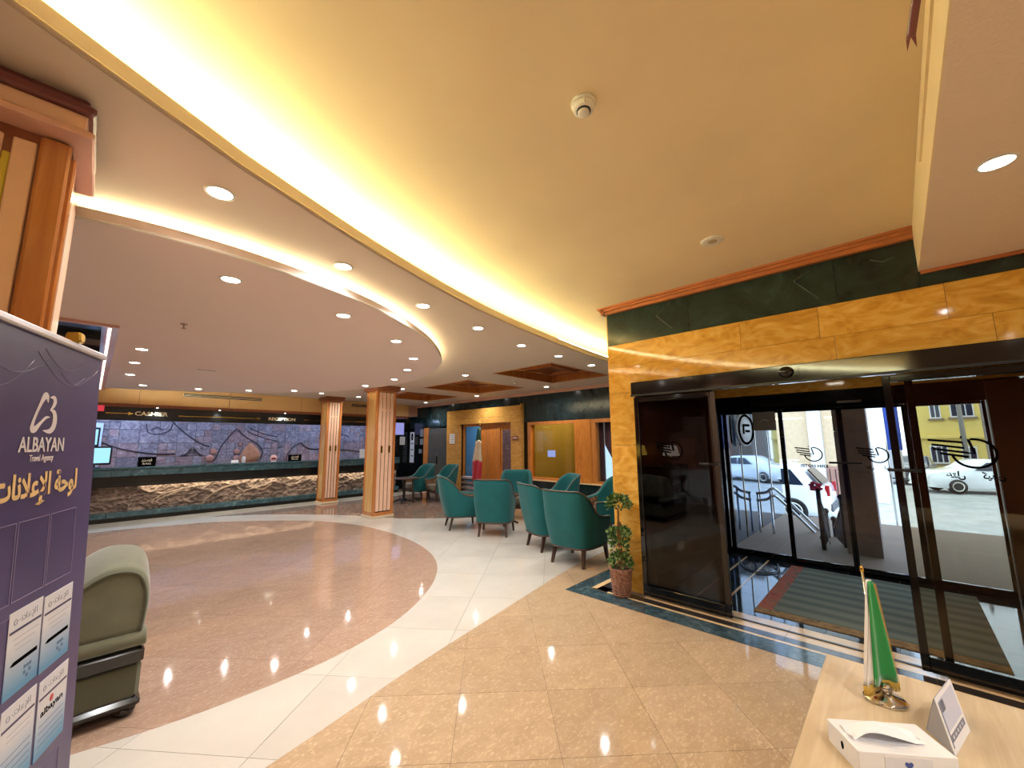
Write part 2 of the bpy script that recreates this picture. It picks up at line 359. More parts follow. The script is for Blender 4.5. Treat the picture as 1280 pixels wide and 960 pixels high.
for k, (x0, x1, m, nm) in enumerate(((BX, 3.965, 'teal_stone', 'teal_border_stone'), (3.965, 4.0, 'cream_strip', 'cream_border_strip'), (4.0, 4.10, 'darkstrip', 'dark_border_strip'), (4.10, 4.375, 'cream_strip', 'threshold_stone'))):
    g = 0.0015
    y1 = BY if k == 0 else (2.62 if k == 1 else 2.56)
    for j in range(8):
        ya = y1-j*0.86; yb = ya-0.86+0.002
        if k == 3 and j == 0: ya = 2.07; yb = y1-0.86+0.002
        MB().box(x0+g, x1-g, yb, ya, -0.004, 0.0).build(nm, M[m], floor)
for k, (y0, y1, m, nm) in enumerate(((2.625, 2.80, 'teal_stone', 'teal_border_stone'), (2.56, 2.622, 'cream_strip', 'cream_border_strip'), (2.42, 2.558, 'darkstrip', 'dark_border_strip'))):
    for j in range(5):
        xa = 3.967+j*0.8; MB().box(xa, xa+0.797, y0, y1, -0.004, 0.0).build(nm, M[m], floor)
# entrance vestibule floor
vm = ramp_mat('blue_black_marble', [(0.3, (26, 34, 44)), (0.7, (48, 60, 74)), (0.9, (92, 106, 120))], 5, rough=0.05, distort=1.0, rand=0.15)
for i in range(4):
    for j in range(8):
        x0 = 4.378+i*0.56; y1 = 1.96-j*0.45
        MB().box(x0, x0+0.557, y1-0.447, y1, -0.004, 0.0).build('vestibule_tile', vm, floor)
for y in (1.42, 1.68):
    MB().box(4.4, 6.45, y, y+0.022, -0.003, 0.0012).build('pale_inlay_strip', M['cream_strip'], floor)

# ================================================================== CEILINGS
ZM, ZU, ZO = 2.87, 3.18, 2.73
COVEC = catmull([(-4.1,-1.1),(-2.4,0.35),(-1.0,1.33),(-0.31,1.73),(0.21,2.01),(0.5,2.15),(1.38,2.50),(2.63,2.87),(4.19,3.14),(5.63,3.29),(7.95,3.42)], 6)
RC = (-2.7, 0.06, 5.32, 12.0)
rech = [(RC[0], RC[2]), (RC[1], RC[2]), (RC[1], RC[3]-0.002), (RC[0], RC[3]-0.002)]
COF = [(5.06, 6.9, 3.95, 5.38), (5.26, 7.0, 6.3, 7.95), (5.4, 7.1, 8.85, 10.4)]
holes = [rech]+[[(a, c), (b, c), (b, d), (a, d)] for a, b, c, d in COF]
ceil_up = structure('ceiling', MB().box(-4.1, 10.6, -4.1, 13.6, ZU, 3.32), M['ceil_up'], 'ochre upper ceiling over the entrance side')
ceil_mid = structure('ceiling', MB().prism(COVEC+[(7.95, 13.5), (-4.1, 13.5)], ZM, 2.96, holes), M['ceil_mid'], 'beige middle ceiling between the two glowing coves')
back = inset(COVEC, 0.42)
MB().prism(back+[(7.95, 13.5), (-4.1, 13.5)], 2.96, ZU, holes).build('cove_back', M['ceil_mid'], ceil_mid)
# slim bead below the lip of the big cove
MB().tube([(x, y, ZM+0.012) for x, y in inset(COVEC, -0.004)], 0.012, 6).build('cove_bead', M['fascia'], ceil_mid)
# oval ceiling
OV = [(-0.2,2.89),(0.15,2.83),(0.59,2.84),(1.16,2.97),(1.8,3.24),(2.53,3.74),(3.15,4.35),(3.46,4.80),(3.81,5.6),(4.02,6.5),(3.98,7.6),(3.66,8.75),(3.0,9.8),(2.0,10.7),(1.0,11.15),(0.06,11.4)]
OVs = catmull(OV, 5)
def oval(z0, z1, d):
    p = [q for q in inset(OVs, d)]; p[-1] = (RC[1], p[-1][1])
    return p+[(RC[1], RC[2]), (RC[0]-0.2, RC[2]), (RC[0]-0.2, 4.1), (-1.6, 3.3)]
ceil_ov = structure('ceiling', MB().prism(oval(0, 0, 0), ZO, ZO+0.07), M['ceil_oval'], 'taupe oval dropped ceiling in front of the reception')
MB().prism(oval(0, 0, 0.30), ZO+0.0705, ZM-0.001).build('oval_core', M['ceil_mid'], ceil_ov)
MB().tube([(x, y, ZO+0.010) for x, y in inset(OVs, -0.003)], 0.010, 6).build('oval_bead', M['white_g'], ceil_ov)
# straight fluorescent tubes laid end to end in both coves
def cove_tubes(line, d, z, seg, m, r, name, labels):
    L = inset(line, d); acc = [0]
    for a, b in zip(L, L[1:]): acc.append(acc[-1]+(Vector(b)-Vector(a)).length)
    def at(s):
        for i in range(len(L)-1):
            if acc[i+1] >= s: t = (s-acc[i])/(acc[i+1]-acc[i]); return (L[i][0]+(L[i+1][0]-L[i][0])*t, L[i][1]+(L[i+1][1]-L[i][1])*t)
        return L[-1]
    n = int(acc[-1]/seg)
    for k in range(n):
        a = at(k*seg+0.02); b = at((k+1)*seg-0.02); t = thing('fluorescent_tube', labels, 'lamp', (0, 0, 0), 0, labels)
        t['label'] = labels.replace('glowing tube', ['first', 'second', 'third', 'fourth', 'fifth', 'sixth', 'seventh', 'eighth', 'ninth', 'tenth', 'eleventh', 'twelfth', 'thirteenth', 'fourteenth', 'fifteenth', 'sixteenth'][k]+' glowing tube')
        MB().tube([(*a, z), (*b, z)], r, 8).build('tube', m, t)
        MB().tube([(*a, z-r-0.012), (*b, z-r-0.012)], 0.012, 4).build('batten', M['white_g'], t)
cove_tubes(COVEC, 0.13, 3.012, 1.05, M['cove1'], 0.014, 'fluorescent_tube', 'glowing tube hidden behind the lip of the large outer cove')
cove_tubes(OVs, 0.10, ZO+0.103, 0.9, M['cove2'], 0.010, 'fluorescent_tube', 'glowing tube hidden above the rim of the oval ceiling')
# coffers with wooden lattice
for k, (a, b, c, d) in enumerate(COF):
    t = sempty('trim_%d' % (k+1), ['wooden ceiling coffer nearest the entrance pillar', 'middle wooden ceiling coffer', 'wooden ceiling coffer farthest from the entrance'][k])
    MB().box(a, b, c, d, 3.03, 3.05).build('coffer_panel', M['wood_dk'], t)
    for (x0, x1, y0, y1) in ((a, a+0.04, c, d), (b-0.04, b, c, d), (a+0.04, b-0.04, c, c+0.04), (a+0.04, b-0.04, d-0.04, d)):
        MB().box(x0, x1, y0, y1, ZM-0.004, 3.03).build('coffer_side', M['wood'], t)
    cx, cy = (a+b)/2, (c+d)/2; w, h = (b-a)*0.22, (d-c)*0.22; z0, z1 = 2.93, 2.975
    for (x0, x1, y0, y1) in ((cx-w, cx+w, cy-h-.025, cy-h+.025), (cx-w, cx+w, cy+h-.025, cy+h+.025), (cx-w-.025, cx-w+.025, cy-h, cy+h), (cx+w-.025, cx+w+.025, cy-h, cy+h)):
        MB().box(x0, x1, y0, y1, z0, z1).build('lattice_bar', M['colwood'], t)
    for sx in (-1, 1):
        for sy in (-1, 1):
            MB().tube([(cx+sx*w, cy+sy*h, 2.952), (cx+sx*(b-a)/2*0.96, cy+sy*(d-c)/2*0.96, 2.952)], 0.022, 4, smooth=False).build('lattice_bar', M['colwood'], t)
# dark recess beside the oval with lit wooden frame
rs = structure('trim_4', MB().box(RC[0]-.05, RC[1]+.05, RC[2]-.05, RC[3], 3.12, 3.16), M['greenfar'], 'dark stone ceiling recess with a lit wooden rim')
for nm, b in (('recess_side', (RC[1], RC[1]+.03, RC[2], RC[3], ZO+.07, 3.12)), ('recess_side', (RC[0]-.03, RC[0], RC[2], RC[3], ZO+.07, 3.12)), ('recess_side', (RC[0], RC[1], RC[2]-.03, RC[2], ZO+.07, 3.12)), ('recess_side', (RC[0], RC[1], RC[3]-.3, RC[3]-.27, ZO-.02, 3.12))):
    MB().box(*b).build(nm, M['greenfar'], rs)
for y in (6.6, 7.9, 9.2, 10.5):
    MB().box(RC[0], RC[1], y, y+.05, 3.05, 3.12).build('recess_rib', M['blackmarble'], rs)
MB().box(RC[1]-.10, RC[1]-.002, RC[2]+.1, RC[3]-.3, ZO+.012, ZO+.05).build('frame_rail', M['crown_red'], rs)
MB().box(RC[0], RC[1], RC[2]+.002, RC[2]+.10, ZO+.012, ZO+.05).build('frame_rail', M['crown_red'], rs)
MB().box(RC[1]-.03, RC[1]+.02, RC[2]-.03, RC[3]-.3, ZO-.025, ZO+.012).build('frame_rail', M['crown_pink'], rs)
MB().box(RC[0], RC[1]-.03, RC[2]-.03, RC[2]+.03, ZO-.025, ZO+.012).build('frame_rail', M['crown_pink'], rs)
le = emat('pink_strip_light', (255, 226, 206), 3.0)
MB().box(RC[1]-.055, RC[1]-.032, RC[2]+.05, RC[3]-.3, ZO-.01, ZO+.010).build('strip_light', le, rs)
MB().box(RC[0], RC[1]-.055, RC[2]+.032, RC[2]+.055, ZO-.01, ZO+.010).build('strip_light', le, rs)
# rough soffit near the camera, over the right hand end of the entrance
soffit = structure('ceiling', MB().box(-4.1, 4.178, -4.1, -0.24, 2.84, ZU-.001), M['ceil_soffit'], 'dropped rough plaster ceiling over the desk at the right')
side = MB().box(-4.1, 4.176, -0.2402, -0.235, 2.842, ZU-.002).build('soffit_side', M['ceil_up'], soffit)
MB().box(0.9, 2.86, -0.236, -0.231, 3.045, 3.075).build('vent_slot', M['gap'], soffit)
MB().box(0.9, 2.86, -0.236, -0.226, 3.035, 3.045).build('vent_lip', M['ceil_up'], soffit)
rb = MB(); _old = [(2.02+0.10*t, -0.225+0.01*sin(6*t)+0.05*t, 3.05-0.0*t-0.09*t-0.01*sin(9*t)) for t in [i/8 for i in range(9)]]
rbp = catmull([(1.66, -.222, 3.08), (1.70, -.20, 3.05), (1.73, -.19, 3.02), (1.77, -.18, 2.985), (1.80, -.172, 2.955)], 3)
rb.sweep([[(x, y-.012, z), (x, y+.012, z+.004), (x+.002, y+.012, z+.004), (x+.002, y-.012, z)] for x, y, z in rbp], True)
for s_ in (-1, 1): rb.add([(1.80, -.172+.012*s_, 2.955), (1.80, -.172, 2.957), (1.822, -.172+.012*s_, 2.925), (1.802, -.172+.012*s_, 2.955), (1.802, -.172, 2.957), (1.824, -.172+.012*s_, 2.925)], [(0,1,2),(5,4,3),(0,3,4,1),(1,4,5,2),(2,5,3,0)])
tag(rb.build('ribbon', M['crown_red']), 'short dark red ribbon fluttering from the ceiling vent slot', 'ribbon')

# ================================================================== WALLS
def tiles_x(x0, x1, ys, zs, m, parent, name='marble_tile', gap=0.003, jit=0.001):
    """slabs on a wall facing -X: columns between the ys, rows between the zs"""
    for i in range(len(ys)-1):
        for j in range(len(zs)-1):
            a = random.uniform(0, jit); y0, y1 = sorted((ys[i], ys[i+1]))
            MB().box(x0-a, x1, y0+gap/2, y1-gap/2, zs[j]+gap/2, zs[j+1]-gap/2).build(name, m, parent)
XE = 4.18
wr = MB().box(XE+.012, 4.33, 2.09, 2.40, 0, ZU).box(XE+.012, 4.33, -0.83, 2.09, 2.24, ZU).box(XE+.012, 4.33, -4.1, -0.83, 0, ZU)
wall_r = structure('wall_right', wr, M['grout'], 'entrance wall clad in honey onyx and green marble')
tiles_x(XE, XE+.012, [2.09, 2.40], [0.0, 0.52, 1.02, 1.55, 2.15, 2.45], M['onyx'], wall_r, 'onyx_tile')
tiles_x(XE, XE+.012, [2.40, 0.99, 0.39, -0.35, -1.05, -1.8, -2.6], [2.45, 2.72], M['onyx'], wall_r, 'onyx_tile')
tiles_x(XE, XE+.012, [2.09, 0.30, -0.55, -1.4, -2.6], [2.243, 2.45], M['onyx'], wall_r, 'onyx_tile')
tiles_x(XE, XE+.012, [-0.83, -1.2, -1.9, -2.6], [0, 0.8, 1.5, 2.243], M['onyx'], wall_r, 'onyx_tile')
tiles_x(XE-.006, XE+.012, [2.40, 1.45, 0.25, -0.24], [2.72, 3.10], M['green'], wall_r, 'green_marble_slab')
tiles_x(XE-.006, XE+.012, [-0.24, -1.2, -2.6], [2.72, 2.84], M['green'], wall_r, 'green_marble_slab')
MB().box(XE, 4.33, 2.40, 2.412, 0, 3.10).build('edge_slab', M['onyx'], wall_r)
for pts in (((1.62, 3.08), (1.79, 2.96), (1.63, 2.79)), ((0.35, 3.08), (0.53, 2.99), (0.37, 2.79))):
    MB().tube([(XE-.007, y, z) for y, z in pts], 0.0035, 4).build('engraved_chevron', M['groove'], wall_r)
MB().tube([(XE-.007, .02, 3.02), (XE-.007, -.05, 2.98), (XE-.007, -.12, 3.0)], 0.0035, 4).build('engraved_chevron', M['groove'], wall_r)
cr = MB().box(XE-.05, XE, -0.235, 2.44, 3.10, 3.135).box(XE-.075, XE, -0.235, 2.46, 3.135, 3.16).box(XE-.10, XE, -0.235, 2.48, 3.16, ZU-.001)
cr.box(XE-.075, 4.33, 2.405, 2.44, 3.10, ZU-.001)
structure('trim_5', cr, M['crown_or'], 'orange wooden crown moulding above the green marble')
structure('trim_6', MB().box(XE-.03, XE, -2.6, -0.245, 2.815, 2.839), M['crown_or'], 'orange wooden moulding under the dropped ceiling')
# wall mass between the vestibule and the seating corner
structure('wall_middle', MB().box(4.331, 7.89, 2.02, 2.40, 0, ZU), M['greenfar'], 'stone wall between vestibule and seating corner')
vl = structure('wall_vestibule', MB().box(4.34, 6.50, 1.97, 2.018, 0, 2.50), M['blackmarble'], 'black marble side wall of the vestibule')
structure('wall_vestibule', MB().box(4.34, 6.62, -1.15, -1.0, 0, 2.50), M['chairwood'], 'dark brown side wall of the vestibule')
structure('ceiling', MB().box(4.331, 6.7, -1.15, 2.018, 2.45, 2.55), M['ceil_mid'], 'ceiling of the entrance vestibule')
# back and left walls behind and beside the camera
structure('wall_back', MB().box(-4.1, 4.33, -4.1, -3.98, 0, ZU), M['ceil_mid'], 'wall behind the camera')
wl = structure('wall_left', MB().box(-4.1, -4.0, -3.98, 13.5, 0, ZU), M['wood_dk'], 'wood panelled wall at the left of the lobby')
# mural wall
structure('wall_far', MB().box(-4.0, 10.6, 13.45, 13.6, 0, ZU), M['blackmarble'], 'wall behind the reception')
# seating wall with portal and windows (faces -X at X 7.9)
XF = 7.9
wf = MB()
wf.box(XF+.01, 8.05, 2.40, 13.45, 2.13, ZU)
wf.box(XF+.01, 8.05, 2.40, 3.2, 0, 2.13).box(XF+.01, 8.05, 3.2, 6.95, 0, 0.66).box(XF+.01, 8.05, 6.95, 7.53, 0, 2.13).box(XF+.01, 8.05, 9.7, 13.45, 0, 2.13).box(XF+.01, 8.05, 3.2, 6.95, 2.04, 2.13)
wall_s = structure('wall_seating', wf, M['blackmarble'], 'dark green marble wall behind the armchairs')
tiles_x(XF-.006, XF+.01, [3.0, 4.55, 6.0, 7.17], [2.10, 2.80], M['greenfar'], wall_s, 'green_marble_slab')
tiles_x(XF-.006, XF+.01, [10.36, 11.9, 12.69], [2.12, 2.80], M['greenfar'], wall_s, 'green_marble_slab')
tiles_x(XF-.006, XF+.01, [7.17, 8.9, 10.36], [2.60, 2.80], M['greenfar'], wall_s, 'green_marble_slab')
tiles_x(XF-.006, XF+.01, [3.0, 4.2, 5.4, 6.6, 7.17], [0.0, 0.64], M['greenfar'], wall_s, 'green_marble_slab')
tiles_x(XF-.006, XF+.01, [11.72, 12.2, 12.69], [0.0, 1.05, 2.12], M['blackmarble'], wall_s, 'black_marble_slab')
structure('trim_7', MB().box(XF-.08, XF, 3.0, 12.69, 2.835, ZM-.001).box(XF-.05, XF, 3.0, 12.69, 2.80, 2.835), M['crown_pink'], 'rose wooden crown moulding above the seating wall')
# onyx portal
po = structure('trim_8', MB().box(XF-.008, XF+.0, 7.17, 7.53, 0, 2.57), M['onyx_far'], 'honey onyx portal around the office doors')
X0 = XF-.10
tiles_x(X0, XF-.01, [7.17, 7.53], [0, .55, 1.1, 1.62, 2.13], M['onyx_far'], po, 'onyx_tile', jit=0)
tiles_x(X0, XF-.01, [9.72, 10.36], [0, .55, 1.1, 1.62, 2.13], M['onyx_far'], po, 'onyx_tile', jit=0)
tiles_x(X0, XF-.01, [7.17, 7.82, 9.13, 10.36], [2.30, 2.57], M['onyx_far'], po, 'onyx_tile', jit=0)
tiles_x(X0, XF-.01, [7.17, 8.60, 10.36], [2.13, 2.30], M['onyx_far'], po, 'onyx_tile', jit=0)
MB().box(X0-.015, XF-.01, 7.13, 7.168, 0, 2.60).build('edge_bead', M['onyx_far'], po)
# office front inside the portal
of = structure('window_1', MB().box(7.93, 7.97, 8.86, 9.62, 2.06, 2.13).box(7.93, 7.97, 9.62, 9.70, 0, 2.13), M['wood'], 'glazed office front beside the wooden door')
MB().box(7.945, 7.955, 8.86, 9.62, 0.02, 2.06).build('pane', M['glass_blue'], of)
for j in range(4): MB().box(7.92, 7.98, 8.12+j*.185, 8.302+j*.185, 0, 2.13).build('wood_panel', M['wood_fig' if j % 2 else 'wood'], of)
dr = structure('door_1', MB().box(7.90, 7.99, 8.04, 8.118, 0, 2.13).box(7.90, 7.99, 7.532, 7.58, 0, 2.13).box(7.90, 7.99, 7.58, 8.04, 2.05, 2.13), M['wood'], 'wooden office door with a tall textured glass panel')
MB().box(7.93, 7.97, 7.58, 7.66, 0.01, 2.05).box(7.93, 7.97, 7.975, 8.04, 0.01, 2.05).box(7.93, 7.97, 7.66, 7.96, 1.93, 2.05).box(7.93, 7.97, 7.66, 7.96, 0.01, .35).build('door_leaf', M['wood'], dr)
MB().box(7.925, 7.955, 7.585, 7.975, .35, 1.93).build('textured_pane', ramp_mat('etched_glass', [(0.3, (70, 54, 62)), (0.6, (108, 92, 100)), (0.75, (170, 160, 160))], 9, (1, 1, 2), 0.15, 2.0), dr)
MB().tube([(7.925, 7.98, 1.0), (7.90, 7.98, 1.0), (7.90, 7.90, 1.0)], .008).build('door_handle', M['brass'], dr)
# windows of the seating corner
wn = structure('window_2', MB().box(7.86, 7.99, 6.88, 6.98, .66, 2.10).box(7.86, 7.99, 5.52, 6.88, 2.02, 2.10).box(7.86, 7.99, 5.5, 6.88, .66, .71), M['wood'], 'wide amber tinted window with a wooden frame')
MB().box(7.93, 7.94, 5.52, 6.88, .71, 2.02).build('pane', M['glass_amber'], wn)
MB().box(7.80, 7.90, 4.3, 6.98, .63, .66).build('sill', M['cream_strip'], wn)
tag(MB().bbox(7.84, 7.99, 5.05, 5.50, .66, 2.10, .008).build('wood_panel', M['wood_fig']), None, None, None, None).parent = wn
wn2 = structure('window_3', MB().box(7.86, 7.99, 4.93, 5.05, .66, 2.10).box(7.86, 7.99, 3.2, 4.93, 2.02, 2.10).box(7.86, 7.99, 3.2, 4.93, .66, .71), M['wood'], 'window with dark red curtains beside the entrance pillar')
MB().box(7.93, 7.94, 3.2, 4.93, .71, 2.02).build('pane', M['glass_clear'], wn2)
# rooms behind the glass
officewall = mat('office_blue_wall', (120, 172, 204), 0.7); olivewall = mat('olive_room_wall', (150, 132, 70), 0.7)
structure('wall_office', MB().box(10.4, 10.5, 7.0, 13.45, 0, ZU).box(8.05, 10.4, 7.0, 7.1, 0, ZU), officewall, 'blue grey wall inside the office')
structure('wall_side_room', MB().box(10.0, 10.1, 4.9, 7.0, 0, ZU).box(8.05, 10.0, 6.9, 7.0, 0, ZU).box(8.05, 10.0, 4.95, 5.05, 0, ZU), olivewall, 'olive wall of the room behind the amber window')
for j in range(7): MB().box(9.985, 9.999, 5.15+j*.25, 5.17+j*.25, 0, ZU).build('wall_batten', olivewall, bpy.data.objects['wall_side_room'])
# grey metal door left of the portal
gd = structure('door_2', MB().box(7.84, 7.90, 11.46, 11.70, 0, 2.08), M['wood'], 'plain grey metal door with a wooden jamb left of the portal')
MB().bbox(7.86, 7.895, 10.40, 11.455, 0.0, 2.05, .006).build('door_leaf', mat('grey_door', (88, 88, 84), 0.35, 0.4, var=0.08, vscale=2), gd)
MB().box(7.85, 7.86, 10.9, 10.98, .9, 1.25).build('push_plate', M['chrome'], gd)
# ================================================================== RECEPTION
YC = 12.0
CX0, CX1 = -2.6, 7.08
fa = structure('trim_9', MB().box(-4.0, 7.42, YC+.012, YC+.20, 2.46, ZM-.001), M['gap'], 'beige wooden bulkhead over the reception desk')
fm = mat('honey_beige_panel', (214, 172, 116), 0.35, var=0.06, vscale=2)
xs = [-2.9, -1.1, 0.64, 2.3, 3.99, 5.6, 7.42]
for a, b in zip(xs, xs[1:]): MB().bbox(a+.003, b-.003, YC, YC+.012, 2.475, ZM-.002, .003).build('bulkhead_panel', fm, fa)
MB().box(-4.0, 7.42, YC-.015, YC+.20, 2.44, 2.475).build('lower_moulding', M['wood_dk'], fa)
MB().box(-4.0, 7.42, YC+.03, YC+.5, 2.41, 2.44).build('bulkhead_soffit', M['wood_dk'], fa)
def grille(x0, x1, lab):
    t = thing('air_grille', lab, 'vent', ((x0+x1)/2, YC-.001, 2.74)); w = (x1-x0)/2
    for b in ((-w, w, .04, .05), (-w, w, -.05, -.04), (-w, -w+.012, -.04, .04), (w-.012, w, -.04, .04)): MB().box(b[0], b[1], -.012, 0, b[2], b[3]).build('frame', M['cream_strip'], t)
    MB().box(-w+.012, w-.012, -.002, 0, -.04, .04).build('backing', M['gap'], t)
    for z in (-.018, .008): MB().box(-w+.012, w-.012, -.010, -.002, z, z+.008).build('slat', M['cream_strip'], t)
grille(1.38, 3.02, 'long linear air grille in the bulkhead left of both columns'); grille(5.4, 6.5, 'long linear air grille in the bulkhead right of the far column')
bd = thing('sign_board', 'long black board over the desk reading cashier and reception', 'sign', (0, YC+.10, 0))
MB().bbox(-3.0, 7.0, 0, .05, 2.12, 2.41, .004).build('board', M['blackm'], bd)
def xz(x, z, y=-.002): return frame_m(Vector((x, y, z)), (1, 0, 0), (0, 0, 1))
textmesh('CASHIER', .12, xz(.885, 2.235), .004, 'lettering', M['gold_l'], bd, .003, width=.56)
textmesh('RECEPTION', .105, xz(3.55, 2.215), .004, 'lettering', M['gold_l'], bd, .003, width=.66)
def arrow(x0, x1, z):
    s = 1 if x1 > x0 else -1; MB().box(min(x0, x1), max(x0, x1), -.006, 0, z-.006, z+.006).add([(x1, -.004, z+.035), (x1, -.004, z-.035), (x1+s*.09, -.004, z), (x1, 0, z+.035), (x1, 0, z-.035), (x1+s*.09, 0, z)], [(0,1,2),(5,4,3),(0,3,4,1),(1,4,5,2),(2,5,3,0)]).build('arrow', M['brass'], bd)
arrow(.15, .50, 2.27); arrow(1.35, 2.95, 2.25); arrow(4.1, 6.6, 2.25)
for x in (.95, 2.1, 3.55, 5.0, 6.2):
    t = thing('board_spotlight', {.95:'small spotlight shining on the cashier lettering',2.1:'small spotlight on the board between cashier and reception',3.55:'small spotlight shining on the reception lettering',5.0:'small spotlight on the board right of the far column',6.2:'small spotlight on the board behind the near column'}[x], 'lamp', (x, YC-.10, 2.44))
    MB().bbox(-.012, .012, 0, .09, -.012, 0, .003).build('bracket', M['blackm'], t); MB().lathe([(.03, -.0), (.035, -.03), (.03, -.035)], n=12).build('housing', M['chrome'], t)
    MB().lathe([(.014, -.040), (.014, -.0355)], n=12).build('lens', M['lens'], t)
    l = bpy.data.lights.new('board_spot', 'SPOT'); l.energy = 7; l.spot_size = radians(75); l.spot_blend = .6; l.shadow_soft_size = .02; l.color = (.8, .93, 1)
    o = bpy.data.objects.new('bulb', l); C.objects.link(o); o.parent = t; o.location = (0, -.0, -.05); o.rotation_euler = (radians(38), 0, 0)
# reception desk
dk = thing('reception_desk', 'long reception desk with teal marble counter and carved stone front', 'desk', (0, 0, 0))
dt = ramp_mat('teal_counter_marble', [(0.3, (44, 64, 72)), (0.6, (70, 98, 106)), (0.8, (118, 146, 152))], 5, rough=0.1, distort=1.5, rand=.1)
xx = [CX0, -1.2, 0.35, 1.9, 3.45, 5.0, 6.1, CX1]
for a, b in zip(xx, xx[1:]):
    MB().bbox(a+.002, b-.002, YC-.10, YC+.62, 1.07, 1.12, .008).build('counter_slab', dt, dk)
    MB().bbox(a+.002, b-.002, YC-.08, YC-.04, .93, 1.068, .004).build('counter_apron', dt, dk)
    MB().bbox(a+.002, b-.002, YC-.09, YC+.12, .085, .20, .01).build('base_ledge', dt, dk)
MB().box(CX0, CX1, YC-.035, YC+.5, .755, 1.068).box(CX0, CX1, YC-.035, YC+.0, .71, .754).build('shadow_overhang', M['blackm'], dk)  # black face puts the counter's under-shadow into colour; lip hides the strip lights
MB().box(CX0, CX1, YC-.03, YC+.1, 0.0, .083).build('kick_board', M['blackm'], dk)
MB().box(CX0, CX1, YC+.19, YC+.5, 0, .72).build('carcass', M['blackm'], dk)
warm = emat('warm_strip', (255, 244, 216), 13.0)
for a, b in ((.85, 2.1), (2.2, 3.6), (3.7, 5.0), (5.1, 6.9)): MB().box(a, b, YC+.02, YC+.06, .735, .754).build('strip_light', warm, dk)
rock = ramp_mat('carved_brown_stone', [(0.25, (80, 64, 56)), (0.5, (130, 108, 94)), (0.75, (176, 154, 134))], 3.5, rough=0.6, distort=1.2, detail=8, bump=.6)
def rockz(x, z):
    p = Vector((x*3.4, 0, z*5.0)); r = 1-abs(noise.noise(p*1.3)*2); r2 = 1-abs(noise.noise(p*3.1+Vector((5, 1, 2)))*2)
    # jagged ridge line along the middle
    ridge = .45+.16*abs(((x*1.15) % 1.0)-.5)*2+.05*noise.noise(Vector((x*4, 3, 0)))
    k = max(0, 1-abs(z-ridge)/.05)
    return .045*r*r+.03*r2+.035*k
nx = 460; rings = []
for i in range(nx+1):
    x = CX0+(CX1-CX0)*i/nx; rings.append([(x, YC+.165-rockz(x, .19+.54*j/26), .19+.53*j/26) for j in range(27)])
rk = MB().sweep(rings, smooth=False); rk.build('carved_front', rock, dk)
for pts in (((1.02,.35),(1.25,.5),(1.63,.60),(2.0,.64)), ((1.10,.33),(1.32,.47),(1.7,.57)), ((1.93,.19),(2.1,.38),(2.35,.53),(2.69,.64)), ((2.75,.40),(3.0,.47),(3.2,.43),(3.4,.55)), ((4.6,.3),(4.9,.5),(5.3,.6))):
    MB().tube([(x, YC+.055, z) for x, z in catmull(pts, 6)], .011, 5).build('carved_line', mat('pale_carving', (176, 150, 122), .6) if 'pale_carving' not in bpy.data.materials else bpy.data.materials['pale_carving'], dk)
# mural of stone tiles on the wall behind
mu = thing('stone_mural', 'wide mural of carved grey and purple stone tiles behind the desk', 'mural', (0, 13.42, 0))
MB().box(-2.8, 7.3, -.03, 0, 0.6, 2.3).build('backing', M['groove'], mu)
mt = ramp_mat('mural_tile', [(0.25, (92, 80, 94)), (0.5, (146, 134, 142)), (0.75, (190, 176, 176))], 6, rough=0.5, distort=2.0, detail=8, rand=.16, bump=.8)
mt2 = ramp_mat('mural_tile_rose', [(0.25, (112, 84, 88)), (0.5, (158, 130, 130)), (0.75, (196, 170, 166))], 6, rough=0.5, distort=2.0, detail=8, rand=.14, bump=.8)
x = -2.8; k = 0
while x < 7.25:
    w = .36; z = .62
    for r in range(5):
        h = .335; d = random.uniform(.035, .055)
        if random.random() < .35:
            for q in range(2):
                for s in range(2): MB().bbox(x+q*w/2+.003, x+(q+1)*w/2-.003, -d-random.uniform(0, .008), -.03, z+s*h/2+.003, z+(s+1)*h/2-.003, .006).build('mural_tile', random.choice((mt, mt2, mt)), mu)
        else: MB().bbox(x+.003, x+w-.003, -d, -.03, z+.003, z+h-.003, .006).build('mural_tile', random.choice((mt, mt, mt2)), mu)
        z += h
    x += w
carve = mat('dark_carved_line', (64, 56, 66), .6)
def mline(pts, r=.014, m=carve): MB().tube([(x, -.062, z) for x, z in catmull(pts, 6)], r, 5).build('carved_line', m, mu)
mline([(2.30,1.12),(2.37,1.23),(2.5,1.6),(2.78,2.01)]); mline([(2.82,2.0),(3.0,1.8),(3.3,1.6),(3.46,1.38),(3.42,1.12)])
mline([(.14,1.67),(.5,1.5),(1.07,1.37),(1.5,1.36)]); mline([(1.38,2.17),(1.7,1.85),(2.0,1.62),(2.21,1.53)])
mline([(4.10,1.1),(4.16,1.3),(4.3,1.5),(4.48,1.62)]); mline([(4.5,1.62),(4.7,1.45),(5.0,1.42),(5.4,1.5)])
mline([(3.1,2.05),(3.4,1.9),(3.8,1.8)], .010); mline([(3.05,1.95),(3.4,1.78),(3.85,1.66)], .010)
mline([(.9,2.1),(.95,1.9),(1.15,1.85),(1.35,1.95),(1.4,2.12)], .010); mline([(1.0,1.95),(1.1,2.02),(1.22,1.95)], .009)
mline([(5.0,1.75),(5.4,1.95),(6.0,1.8)], .012); mline([(5.2,1.3),(5.8,1.38),(6.4,1.3)], .012)
for k in range(4): mline([(1.75+.0*k-.12+.03*k, 1.3+.0*k), (1.85, 1.42+.05*k-.05), (1.98+.12-.03*k, 1.3)], .008)
rosec = mat('rose_disc', (190, 136, 120), .6, bump=.5); leafm = mat('orange_leaf_relief', (196, 134, 96), .6, var=.15, vscale=12, bump=.5)
